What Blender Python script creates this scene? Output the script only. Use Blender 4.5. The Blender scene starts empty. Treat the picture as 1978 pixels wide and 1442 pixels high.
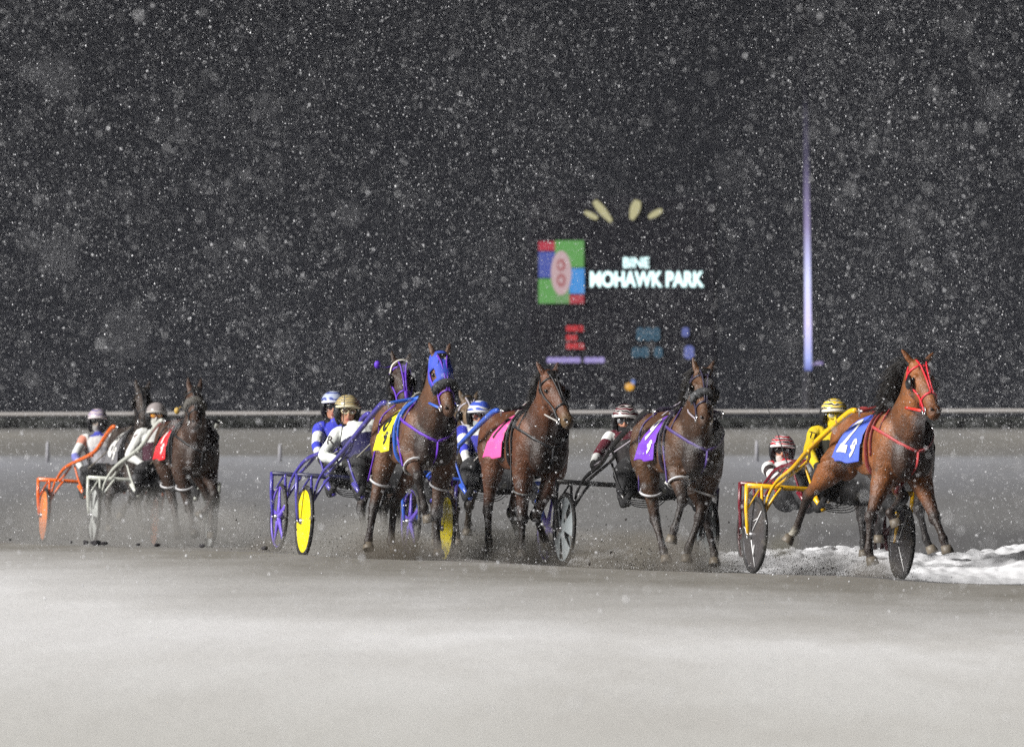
import bpy, bmesh, math, random
import numpy as np
from mathutils import Vector, Matrix, kdtree, noise
from mathutils.bvhtree import BVHTree
random.seed(7)
R = math.radians
S = bpy.context.scene
COL = S.collection

# ------------------------------------------------------------ camera, world, light
FPX, CX, HY, HC = 16480.0, 989.0, 873.0, 1.12      # focal length and horizon in photo pixels, eye height
cam = bpy.data.cameras.new('camera'); camo = bpy.data.objects.new('camera', cam); COL.objects.link(camo)
camo.location = (0, 0, HC); camo.rotation_euler = (R(90), 0, 0)
cam.sensor_width = 36; cam.lens = FPX / 1978 * 36
cam.shift_y = (HY - 721) / 1978
cam.clip_start = 0.5; cam.clip_end = 2000
cam.dof.use_dof = True; cam.dof.focus_distance = 79.5; cam.dof.aperture_fstop = 4.4
S.camera = camo
W = bpy.data.worlds.new('World'); S.world = W; W.use_nodes = True
bg = W.node_tree.nodes['Background']
_t = W.node_tree.nodes; _l = W.node_tree.links
_tc = _t.new('ShaderNodeTexCoord'); _sp = _t.new('ShaderNodeSeparateXYZ'); _cr = _t.new('ShaderNodeValToRGB')
_l.new(_tc.outputs['Generated'], _sp.inputs[0]); _l.new(_sp.outputs['Z'], _cr.inputs[0]); _l.new(_cr.outputs[0], bg.inputs[0])
_e = _cr.color_ramp.elements; _e[0].position = 0.0; _e[0].color = (0.26, 0.27, 0.33, 1); _e[1].position = 0.07; _e[1].color = (0.07, 0.074, 0.095, 1)   # glow of the lit snow low over the course
bg.inputs[1].default_value = 0.045
sun = bpy.data.lights.new('floodlight', 'SUN'); suno = bpy.data.objects.new('floodlight', sun); COL.objects.link(suno)
sun.energy = 5.0; sun.angle = R(24); sun.color = (1.0, 0.97, 0.93)
LD = Vector((-0.82, -0.40, 0.54)).normalized()      # towards the floodlights
suno.rotation_euler = LD.to_track_quat('Z', 'Y').to_euler()
S.view_settings.view_transform = 'Standard'; S.view_settings.look = 'None'
S.view_settings.exposure = 0.55; S.view_settings.gamma = 1
S.cycles.volume_step_rate = 3.0; S.cycles.volume_bounces = 0
S.cycles.use_denoising = False
S.cycles.max_bounces = 5; S.cycles.diffuse_bounces = 1

# ------------------------------------------------------------ materials
_M = {}
def mat(key, col=(0.5, 0.5, 0.5), rough=0.6, metal=0.0, spec=0.4, mud=0.0, mudcol=(0.10, 0.09, 0.078), bump=0.0, bscale=30, var=0.0,
        attr=False, emit=None, mscale=9, stripes=None, coat=0):
    if key in _M: return _M[key]
    m = bpy.data.materials.new(key); m.use_nodes = True; nt = m.node_tree; N = nt.nodes; L = nt.links
    b = N['Principled BSDF']
    b.inputs['Roughness'].default_value = rough; b.inputs['Metallic'].default_value = metal
    b.inputs['Specular IOR Level'].default_value = spec
    if coat: b.inputs['Coat Weight'].default_value = coat
    tc = N.new('ShaderNodeTexCoord')
    if attr:
        a = N.new('ShaderNodeVertexColor'); a.layer_name = 'Col'; src = a.outputs['Color']
    else:
        a = N.new('ShaderNodeRGB'); a.outputs[0].default_value = (*col, 1); src = a.outputs[0]
    if stripes:      # wavy bands of a second and third colour round a helmet
        sc, c2, c3 = stripes
        w = N.new('ShaderNodeTexWave'); w.bands_direction = 'Z'; w.inputs['Scale'].default_value = sc
        w.inputs['Distortion'].default_value = 2.2; w.inputs['Detail'].default_value = 0; w.inputs['Detail Scale'].default_value = 3
        L.new(tc.outputs['Object'], w.inputs['Vector'])
        r = N.new('ShaderNodeValToRGB'); r.color_ramp.interpolation = 'CONSTANT'
        e = r.color_ramp.elements; e[0].position = 0; e[0].color = (*col, 1); e[1].position = 0.5; e[1].color = (*c2, 1)
        x = e.new(0.82); x.color = (*c3, 1)
        L.new(w.outputs['Fac'], r.inputs['Fac']); src = r.outputs['Color']
    if var:
        n = N.new('ShaderNodeTexNoise'); n.inputs['Scale'].default_value = 6; n.inputs['Detail'].default_value = 4
        L.new(tc.outputs['Object'], n.inputs['Vector'])
        mr = N.new('ShaderNodeMapRange'); mr.inputs[1].default_value = 0.3; mr.inputs[2].default_value = 0.7
        mr.inputs[3].default_value = 1 - var; mr.inputs[4].default_value = 1 + var
        L.new(n.outputs['Fac'], mr.inputs[0])
        mx = N.new('ShaderNodeVectorMath'); mx.operation = 'SCALE'
        L.new(src, mx.inputs[0]); L.new(mr.outputs[0], mx.inputs['Scale']); src = mx.outputs[0]
    if mud:
        n = N.new('ShaderNodeTexNoise'); n.inputs['Scale'].default_value = mscale; n.inputs['Detail'].default_value = 6; n.inputs['Roughness'].default_value = 0.75
        L.new(tc.outputs['Object'], n.inputs['Vector'])
        mr = N.new('ShaderNodeMapRange'); mr.inputs[1].default_value = 0.62 - mud * 0.3; mr.inputs[2].default_value = 0.72 - mud * 0.2
        mr.inputs[4].default_value = 0.85
        L.new(n.outputs['Fac'], mr.inputs[0])
        mx = N.new('ShaderNodeMix'); mx.data_type = 'RGBA'; mx.inputs[7].default_value = (*mudcol, 1)
        L.new(mr.outputs[0], mx.inputs[0]); L.new(src, mx.inputs[6]); src = mx.outputs[2]
    L.new(src, b.inputs['Base Color'])
    if bump:
        n = N.new('ShaderNodeTexNoise'); n.inputs['Scale'].default_value = bscale; n.inputs['Detail'].default_value = 5
        L.new(tc.outputs['Object'], n.inputs['Vector'])
        bp = N.new('ShaderNodeBump'); bp.inputs['Strength'].default_value = bump; bp.inputs['Distance'].default_value = 0.02
        L.new(n.outputs['Fac'], bp.inputs['Height']); L.new(bp.outputs[0], b.inputs['Normal'])
    if emit:
        b.inputs['Emission Color'].default_value = (*emit[0], 1); b.inputs['Emission Strength'].default_value = emit[1]
    _M[key] = m
    return m

def tag(o, label=None, cat=None, group=None, kind=None):
    if label: o['label'] = label
    if cat: o['category'] = cat
    if group: o['group'] = group
    if kind: o['kind'] = kind
    return o
def empty(name, M=None, parent=None):
    o = bpy.data.objects.new(name, None); COL.objects.link(o); o.empty_display_size = 0.2
    if M is not None: o.matrix_world = M
    if parent: o.parent = parent
    return o

# ------------------------------------------------------------ mesh builder
class MB:
    def __init__(s): s.v = []; s.f = []; s.c = []
    def add(s, vs, fs, col=None):
        o = len(s.v); s.v += [tuple(x) for x in vs]; s.f += [tuple(i + o for i in f) for f in fs]; s.c += [col] * len(fs)
    def loft(s, rings, n=14, col=None, cols=None, cap=True):
        """rings: (centre, U, V) half-axis vectors; sections are ellipses"""
        vs = []; fs = []; cl = []
        for (c, U, V) in rings:
            c = Vector(c); U = Vector(U); V = Vector(V)
            for k in range(n):
                t = 2 * math.pi * k / n; vs.append(c + U * math.cos(t) + V * math.sin(t))
        for i in range(len(rings) - 1):
            for k in range(n):
                a = i * n + k; b = i * n + (k + 1) % n
                fs.append((a, b, b + n, a + n)); cl.append(cols[i] if cols else col)
        if cap:
            vs.append(Vector(rings[0][0])); vs.append(Vector(rings[-1][0])); A = len(vs) - 2; m = (len(rings) - 1) * n
            for k in range(n):
                fs.append((A, (k + 1) % n, k)); cl.append(cols[0] if cols else col)
                fs.append((A + 1, m + k, m + (k + 1) % n)); cl.append(cols[-1] if cols else col)
        o = len(s.v); s.v += [tuple(x) for x in vs]; s.f += [tuple(i + o for i in f) for f in fs]; s.c += cl
    def tube(s, pts, r, n=8, col=None, cols=None, flat=1.0, up=None, sub=0, cap=True):
        pts = [Vector(p) for p in pts]; rr = list(r) if isinstance(r, (list, tuple)) else [r] * len(pts)
        if sub:
            q = []; rq = []
            m = len(pts)
            for i in range(m - 1):
                p0 = pts[max(i - 1, 0)]; p1 = pts[i]; p2 = pts[i + 1]; p3 = pts[min(i + 2, m - 1)]
                for k in range(sub):
                    t = k / sub
                    q.append(0.5 * ((2 * p1) + (p2 - p0) * t + (2 * p0 - 5 * p1 + 4 * p2 - p3) * t * t + (3 * p1 - 3 * p2 + p3 - p0) * t ** 3))
                    rq.append(rr[i] * (1 - t) + rr[i + 1] * t)
            q.append(pts[-1]); rq.append(rr[-1]); pts, rr = q, rq
            if cols: cols = [c for c in cols for _ in range(sub)]
        rings = []; U = None
        for i, p in enumerate(pts):
            d = (pts[min(i + 1, len(pts) - 1)] - pts[max(i - 1, 0)])
            if d.length < 1e-7: d = Vector((0, 0, 1))
            d.normalize()
            if U is None:
                a = Vector(up) if up is not None else (Vector((0, 0, 1)) if abs(d.z) < 0.9 else Vector((1, 0, 0)))
                U = (a - d * a.dot(d)).normalized()
            else: U = (U - d * U.dot(d)).normalized()
            V = d.cross(U)
            rings.append((p, U * rr[i], V * rr[i] * flat))
        s.loft(rings, n, col, cols, cap)
    def ell(s, c, rx, ry, rz, M=None, n=12, m=8, col=None):
        vs = []; fs = []
        M = M or Matrix.Identity(3); c = Vector(c)
        for i in range(1, m):
            t = math.pi * i / m
            for k in range(n):
                p = 2 * math.pi * k / n
                vs.append(c + M @ Vector((rx * math.sin(t) * math.cos(p), ry * math.sin(t) * math.sin(p), rz * math.cos(t))))
        for i in range(m - 2):
            for k in range(n):
                a = i * n + k; b = i * n + (k + 1) % n; fs.append((a, a + n, b + n, b))
        vs.append(c + M @ Vector((0, 0, rz))); vs.append(c + M @ Vector((0, 0, -rz))); A = len(vs) - 2; q = (m - 2) * n
        for k in range(n):
            fs.append((A, k, (k + 1) % n)); fs.append((A + 1, q + (k + 1) % n, q + k))
        s.add(vs, fs, col)
    def box(s, c, h, M=None, col=None):
        M = M or Matrix.Identity(3); c = Vector(c)
        vs = [c + M @ Vector((x * h[0], y * h[1], z * h[2])) for x in (-1, 1) for y in (-1, 1) for z in (-1, 1)]
        s.add(vs, [(0, 1, 3, 2), (4, 6, 7, 5), (0, 4, 5, 1), (2, 3, 7, 6), (0, 2, 6, 4), (1, 5, 7, 3)], col)
    def mesh(s, name):
        me = bpy.data.meshes.new(name); me.from_pydata(s.v, [], s.f); me.update(); return me
    def build(s, name, m, parent=None, smooth=True, bevel=0):
        me = s.mesh(name)
        bm = bmesh.new(); bm.from_mesh(me); bmesh.ops.recalc_face_normals(bm, faces=bm.faces); bm.to_mesh(me); bm.free()
        o = bpy.data.objects.new(name, me); COL.objects.link(o)
        me.materials.append(m)
        if smooth: me.shade_smooth()
        if bevel:
            b = o.modifiers.new('b', 'BEVEL'); b.width = bevel; b.segments = 2
        if parent: o.parent = parent
        return o

def fuse(mb, name, m, parent, voxel=0.014, smooth=4, soften=0):
    """join the lofted pieces into ONE continuous skin and carry each piece's colour over"""
    me = mb.mesh('tmp'); t = bpy.data.objects.new('tmp', me); COL.objects.link(t)
    r = t.modifiers.new('r', 'REMESH'); r.mode = 'VOXEL'; r.voxel_size = voxel
    sm = t.modifiers.new('s', 'SMOOTH'); sm.factor = 0.5; sm.iterations = smooth
    dg = bpy.context.evaluated_depsgraph_get(); dg.update()
    out = bpy.data.meshes.new_from_object(t.evaluated_get(dg), depsgraph=dg)
    bpy.data.objects.remove(t); bpy.data.meshes.remove(me)
    bv = BVHTree.FromPolygons([Vector(v) for v in mb.v], mb.f)
    n = len(out.vertices); co = np.empty(n * 3, np.float32); out.vertices.foreach_get('co', co); co = co.reshape(-1, 3)
    cols = np.ones((n, 4), np.float32)
    for i in range(n):
        q = bv.find_nearest(Vector(co[i].tolist()))
        c = mb.c[q[2]] if q[2] is not None else None
        if c: cols[i, :3] = c
    if soften:
        ev = np.empty(len(out.edges) * 2, np.int64); out.edges.foreach_get('vertices', ev); e0, e1 = ev[0::2], ev[1::2]
        deg = np.bincount(np.r_[e0, e1], minlength=n)[:, None].clip(1)
        for _ in range(soften):
            acc = np.zeros((n, 3))
            for c_ in range(3): acc[:, c_] = np.bincount(e0, cols[e1, c_], minlength=n) + np.bincount(e1, cols[e0, c_], minlength=n)
            cols[:, :3] = 0.4 * cols[:, :3] + 0.6 * acc / deg
    a = out.color_attributes.new('Col', 'FLOAT_COLOR', 'POINT'); a.data.foreach_set('color', cols.ravel())
    out.name = name; out.materials.clear(); out.materials.append(m); out.shade_smooth()
    o = bpy.data.objects.new(name, out); COL.objects.link(o); o.parent = parent
    return o

def txt(s, size, bold=0.0):
    """letters as a flat mesh: returns verts (x,y centred) and faces"""
    c = bpy.data.curves.new('t', 'FONT'); c.body = s; c.size = size; c.offset = bold; c.align_x = 'CENTER'; c.align_y = 'CENTER'; c.fill_mode = 'FRONT'
    o = bpy.data.objects.new('t', c); COL.objects.link(o)
    dg = bpy.context.evaluated_depsgraph_get(); dg.update()
    me = bpy.data.meshes.new_from_object(o.evaluated_get(dg)); bpy.data.objects.remove(o)
    bm = bmesh.new(); bm.from_mesh(me)
    vs = [v.co.copy() for v in bm.verts]; bm.verts.index_update(); fs = [tuple(v.index for v in f.verts) for f in bm.faces]; bm.free()
    return vs, fs

# ------------------------------------------------------------ frames: a rig's own axes (a ahead, b to its left, z up)
def ray(px, py): return Vector(((px - CX) / FPX, 1.0, -(py - HY) / FPX))
def at(px, py, D): return Vector((0, 0, HC)) + ray(px, py) * D
class Frame:
    def __init__(s, px, D, z0, phi, roll=0.045, k=1.0):
        s.phi = R(phi); s.k = k
        X = (px - CX) / FPX * D
        s.M = Matrix.Translation((X, D, z0)) @ Matrix.Rotation(R(-90 + phi), 4, 'Z') @ Matrix.Rotation(-roll, 4, 'X') @ Matrix.Scale(k, 4)
        s.I = s.M.inverted(); s.C = s.I @ Vector((0, 0, HC))
    def P(s, px, py, a):
        d = s.I.to_3x3() @ ray(px, py)
        t = (a - s.C.x) / d.x
        return s.C + d * t
    def L(s, p0, px, py, length, sign):
        """point on the sight line through px,py that lies LENGTH from p0, ahead (+) or behind (-)"""
        best = None; bd = 9
        for i in range(0, 81):
            a = p0.x + sign * i * 0.0125 * length / 0.5 * 1.0
            q = s.P(px, py, a); e = abs((q - p0).length - length)
            if e < bd: bd = e; best = q
        d = best - p0
        if d.length > length * 1.12: best = p0 + d * (length * 1.12 / d.length)
        return best

# ------------------------------------------------------------ ground shape
CREST = [(-300, 1038, 104), (0, 1050, 98), (300, 1061, 90), (578, 1072, 80.5), (830, 1084, 79), (1088, 1095, 78), (1447, 1109, 75.3), (1747, 1123, 73.2), (1978, 1131, 72.5), (2300, 1142, 71)]
ctrl = []
for px, py, D in CREST:
    p = at(px, py, D); ctrl.append((p.x, p.y, p.z))
for px, py, D in [(76, 1053, 107), (305, 1055, 107), (175, 1054, 102), (410, 1057, 102), (517, 1064, 88.5), (800, 1072, 88.5), (578, 1071, 83), (865, 1079, 83), (770, 1088, 85), (1070, 1091, 85),
                  (1088, 1094, 81), (1363, 1104, 81), (1447, 1110, 78), (1747, 1125, 78.4), (1690, 1113, 75.4), (2000, 1127, 80), (2000, 1110, 86), (1500, 1100, 86),
                  (1200, 1078, 90)]:
    p = at(px, py, D); ctrl.append((p.x, p.y, p.z))
for D, ys in [(115, (1008, 1008, 1000, 985, 985)), (122, (950, 950, 945, 940, 940)), (140, (885,) * 5), (172, (829,) * 5), (97, (None, None, 1040, 1045, 1050))]:
    for i, y in enumerate(ys):
        if y is None: continue
        px = (-500, 200, 989, 1700, 2500)[i]
        p = at(px, y, D); ctrl.append((p.x, p.y, p.z))
for D in (20, 34, 48, 60):
    for px in (-1200, 0, 989, 1978, 3200):
        p = at(px, 900, D); ctrl.append((p.x, D, 0.0 if px < 1500 or D < 50 else -0.03))
for D in (172, 140, 115, 95, 80, 65):
    for X in (-22, 22):
        z = {172: 1.56, 140: 1.02, 115: 0.3, 95: 0.05, 80: 0.0, 65: 0.0}[D]; ctrl.append((X, D, z))
ctrl = np.array(ctrl)
def _phi(r2): return 0.5 * r2 * np.log(r2 + 1e-9)
def _q(X, D): return np.stack([X / 1.0, D / 5.0], -1)
Q = _q(ctrl[:, 0], ctrl[:, 1])
K = _phi(((Q[:, None] - Q[None]) ** 2).sum(-1)); nC = len(Q)
A = np.zeros((nC + 3, nC + 3)); A[:nC, :nC] = K + np.eye(nC) * 1e-6; A[:nC, nC:] = np.c_[np.ones(nC), Q]; A[nC:, :nC] = A[:nC, nC:].T
w = np.linalg.solve(A, np.r_[ctrl[:, 2], 0, 0, 0])
def ground_z(X, D):
    X = np.atleast_1d(np.asarray(X, float)); D = np.atleast_1d(np.asarray(D, float)); q = _q(X, D)
    r = _phi(((q[:, None] - Q[None]) ** 2).sum(-1))
    return r @ w[:nC] + w[nC] + q @ w[nC + 1:]
cx = np.array([at(p, y, D).x for p, y, D in CREST]); cd = np.array([D for p, y, D in CREST])
def crest_D(X): return np.interp(X, cx, cd)

def snoise(X, Y, s, seed=0):
    return np.array([noise.noise(Vector((x * s + seed, y * s, seed * 1.7))) for x, y in zip(X, Y)])

def build_ground():
    rows = np.concatenate([np.arange(24, 68, 0.6), np.arange(68, 112, 0.17), np.arange(112, 174, 0.7)])
    cols = np.arange(-16, 16.01, 0.16)
    DD, XX = np.meshgrid(rows, cols, indexing='ij'); n = DD.size
    X = XX.ravel(); D = DD.ravel()
    z = np.concatenate([ground_z(X[i:i + 20000], D[i:i + 20000]) for i in range(0, n, 20000)])
    cr = crest_D(X); sd = D - cr
    n1 = snoise(X, D, 0.9, 1); n2 = snoise(X, D, 3.1, 5)
    z += 0.006 * np.exp(-(sd / 0.9) ** 2) * (1 + 0.8 * n2)           # the windrow scraped up along the edge of the track
    z += 0.003 * n1 + 0.003 * n2
    edge = np.clip((175 - D) / 3, 0, 1)
    co = np.stack([X, D, z], -1)
    nr, nc = DD.shape
    i = np.arange(nr - 1)[:, None] * nc + np.arange(nc - 1)[None]
    f = np.stack([i, i + 1, i + 1 + nc, i + nc], -1).reshape(-1, 4)
    me = bpy.data.meshes.new('ground'); me.vertices.add(n); me.vertices.foreach_set('co', co.ravel().astype(np.float32))
    me.loops.add(f.size); me.loops.foreach_set('vertex_index', f.ravel().astype(np.int32))
    me.polygons.add(len(f)); me.polygons.foreach_set('loop_start', (np.arange(len(f)) * 4).astype(np.int32)); me.polygons.foreach_set('loop_total', np.full(len(f), 4, np.int32))
    me.update(); me.shade_smooth()
    at_ = me.attributes.new('edge', 'FLOAT', 'POINT'); at_.data.foreach_set('value', sd.astype(np.float32))
    o = bpy.data.objects.new('ground', me); COL.objects.link(o); tag(o, kind='structure')
    m = bpy.data.materials.new('snowy_ground'); m.use_nodes = True; nt = m.node_tree; N = nt.nodes; L = nt.links; b = N['Principled BSDF']
    b.inputs['Roughness'].default_value = 0.75; b.inputs['Specular IOR Level'].default_value = 0.25
    geo = N.new('ShaderNodeNewGeometry'); sep = N.new('ShaderNodeSeparateXYZ'); L.new(geo.outputs['Position'], sep.inputs[0])
    ed = N.new('ShaderNodeAttribute'); ed.attribute_name = 'edge'
    def nz(scale, det=5, vec=None, rough=0.6):
        x = N.new('ShaderNodeTexNoise'); x.inputs['Scale'].default_value = scale; x.inputs['Detail'].default_value = det; x.inputs['Roughness'].default_value = rough
        L.new(vec or geo.outputs['Position'], x.inputs['Vector']); return x.outputs['Fac']
    def ramp(src, stops, lin=True):
        r = N.new('ShaderNodeValToRGB'); e = r.color_ramp.elements
        while len(e) > 1: e.remove(e[0])
        e[0].position = stops[0][0]; e[0].color = (*stops[0][1], 1)
        for p, c in stops[1:]:
            x = e.new(p); x.color = (*c, 1)
        L.new(src, r.inputs[0]); return r.outputs[0]
    def mr(src, a, b_, c=0, d=1):
        x = N.new('ShaderNodeMapRange'); x.inputs[1].default_value = a; x.inputs[2].default_value = b_; x.inputs[3].default_value = c; x.inputs[4].default_value = d
        L.new(src, x.inputs[0]); return x.outputs[0]
    def math_(op, a, b_=None, v=None):
        x = N.new('ShaderNodeMath'); x.operation = op; L.new(a, x.inputs[0])
        if b_ is not None: L.new(b_, x.inputs[1])
        if v is not None: x.inputs[1].default_value = v
        return x.outputs[0]
    def mix(f_, c1, c2):
        x = N.new('ShaderNodeMix'); x.data_type = 'RGBA'
        L.new(f_, x.inputs[0])
        for s_, c in ((6, c1), (7, c2)):
            if isinstance(c, tuple): x.inputs[s_].default_value = (*c, 1)
            else: L.new(c, x.inputs[s_])
        return x.outputs[2]
    # stretch noise along the travel direction
    mp = N.new('ShaderNodeMapping'); mp.inputs['Rotation'].default_value = (0, 0, R(-18)); mp.inputs['Scale'].default_value = (1, 0.12, 1)
    L.new(geo.outputs['Position'], mp.inputs[0])
    # apron: snow, dirtier towards the windrow where kicked up grit lies
    wob = math_('ADD', ed.outputs['Fac'], math_('MULTIPLY', math_('SUBTRACT', nz(0.35), v=0.5), v=9))
    dirt = mr(wob, -26.0, -6.0)
    dirt = math_('MULTIPLY', dirt, mr(nz(1.3, 6, mp.outputs[0]), 0.2, 0.6, 0.75, 1.0))
    snow = mix(mr(nz(0.5, 5, mp.outputs[0]), 0.35, 0.7), (0.74, 0.745, 0.76), (0.63, 0.63, 0.635))
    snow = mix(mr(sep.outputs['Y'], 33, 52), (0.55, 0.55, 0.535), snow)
    snow = mix(math_('MULTIPLY', mr(nz(0.8, 4, mp.outputs[0]), 0.42, 0.62), mr(sep.outputs['X'], -3.0, 4.5, 0.15, 0.75)), snow, (0.46, 0.45, 0.43))  # darker, dirtier patches to the right; vignette darkening put into the snow colour
    apron = mix(dirt, snow, (0.215, 0.205, 0.185))
    # track lane: wet grit with thin snow
    lane = mix(mr(nz(0.9, 6, mp.outputs[0]), 0.35, 0.7), (0.185, 0.178, 0.168), (0.26, 0.252, 0.238))
    lane = mix(mr(sep.outputs['X'], 0.5, 3.5), lane, (0.12, 0.12, 0.124))
    far = ramp(mr(sep.outputs['Y'], 100, 172), [(0.0, (0.14, 0.14, 0.14)), (0.25, (0.15, 0.15, 0.155)), (0.33, (0.19, 0.195, 0.215)), (0.5, (0.30, 0.31, 0.345)), (0.56, (0.29, 0.30, 0.33)), (0.60, (0.165, 0.16, 0.15)), (0.75, (0.20, 0.19, 0.17)), (0.9, (0.25, 0.24, 0.22)), (1, (0.17, 0.165, 0.16))])
    far = mix(mr(nz(0.25, 4, mp.outputs[0]), 0.3, 0.75), far, (0.17, 0.17, 0.17))
    tr = mix(mr(math_('ADD', sep.outputs['Y'], math_('MULTIPLY', nz(0.3), v=4)), 103, 112), lane, far)
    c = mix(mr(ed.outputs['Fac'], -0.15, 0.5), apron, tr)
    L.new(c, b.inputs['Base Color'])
    bp = N.new('ShaderNodeBump'); bp.inputs['Strength'].default_value = 0.55; bp.inputs['Distance'].default_value = 0.03
    L.new(nz(7, 8, rough=0.7), bp.inputs['Height']); L.new(bp.outputs[0], b.inputs['Normal'])
    me.materials.append(m)
    # the wide field around it
    mb = MB(); mb.add([(-60, -8, -0.4), (60, -8, -0.4), (60, 24.2, -0.4), (-60, 24.2, -0.4), (60, 320, -0.4), (-60, 320, -0.4)], [(0, 1, 2, 3), (3, 2, 4, 5)])
    o2 = mb.build('field', mat('field_snow', (0.4, 0.4, 0.41), 0.8, var=0.2, bump=0.3), smooth=False); tag(o2, kind='structure')
build_ground()

# ------------------------------------------------------------ snow bank on the inner edge
def build_bank():
    nx, nd = 260, 60
    vs = []; fs = []
    for i in range(nx):
        X = 0.55 + i * 0.034
        for j in range(nd):
            D0 = float(np.interp(X, [1.6, 3.3], [84.7, 79.8])); v = j / (nd - 1); D = D0 + v * (88.4 - D0)
            vs.append([X, D, v])
    X = np.array([v[0] for v in vs]); D = np.array([v[1] for v in vs]); v = np.array([q[2] for q in vs]); g = ground_z(X, D)
    prof = np.where(v < 0.62, np.sin(np.pi / 2 * np.clip(v / 0.62, 0, 1)) ** 0.8, np.cos(np.pi / 2 * np.clip((v - 0.62) / 0.38, 0, 1)) ** 0.7)
    n1 = snoise(X, D * 0.6, 1.5, 3); n2 = snoise(X, D * 0.7, 4.5, 9); n3 = snoise(X, D, 11.0, 2)
    want = HC - (np.interp(X, [0.5, 1.2, 2.0, 2.9, 3.4, 4.0, 4.4, 5.2], [1085, 1062, 1070, 1060, 1056, 1066, 1068, 1050]) - HY) / FPX * 86.5
    rise = np.maximum(want - ground_z(X, np.full_like(X, 86.5)), 0.03)
    z = g - 0.02 + prof * (rise + 0.02) * (1 + 0.10 * n1 + 0.12 * n2 + 0.10 * n3) + 0.020 * n2 + 0.016 * n3
    me = bpy.data.meshes.new('snow_bank')
    for i in range(nx - 1):
        for j in range(nd - 1):
            a = i * nd + j; fs.append((a, a + nd, a + nd + 1, a + 1))
    me.from_pydata([(x, d, q) for x, d, q in zip(X, D, z)], [], fs); me.shade_smooth()
    me.materials.append(mat('bank_snow', (0.78, 0.79, 0.82), 0.7, spec=0.3, bump=0.5, bscale=9, mud=0.05, mudcol=(0.4, 0.39, 0.38), mscale=3))
    o = bpy.data.objects.new('snow_bank', me); COL.objects.link(o); tag(o, kind='structure')
build_bank()

# ------------------------------------------------------------ horses
TR = np.array([(-0.86, 1.24, 0.05, 0.07), (-0.82, 1.23, 0.13, 0.16), (-0.72, 1.22, 0.215, 0.24), (-0.55, 1.225, 0.272, 0.285), (-0.35, 1.21, 0.272, 0.272), (-0.15, 1.175, 0.268, 0.275),
               (0.05, 1.165, 0.272, 0.29), (0.22, 1.175, 0.262, 0.325), (0.38, 1.19, 0.245, 0.345), (0.52, 1.17, 0.225, 0.31), (0.64, 1.15, 0.19, 0.24), (0.72, 1.14, 0.13, 0.165), (0.76, 1.13, 0.06, 0.08)])
def trunk(a): return [float(np.interp(a, TR[:, 0], TR[:, i])) for i in (1, 2, 3)]
def tsurf(a, th, off=0.0, s=1):
    """point on the barrel: th = angle from the spine down the side"""
    cz, hw, hh = trunk(a); t = R(th)
    return Vector((a, s * (hw + off) * math.sin(t), cz + (hh + off) * math.cos(t)))

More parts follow.
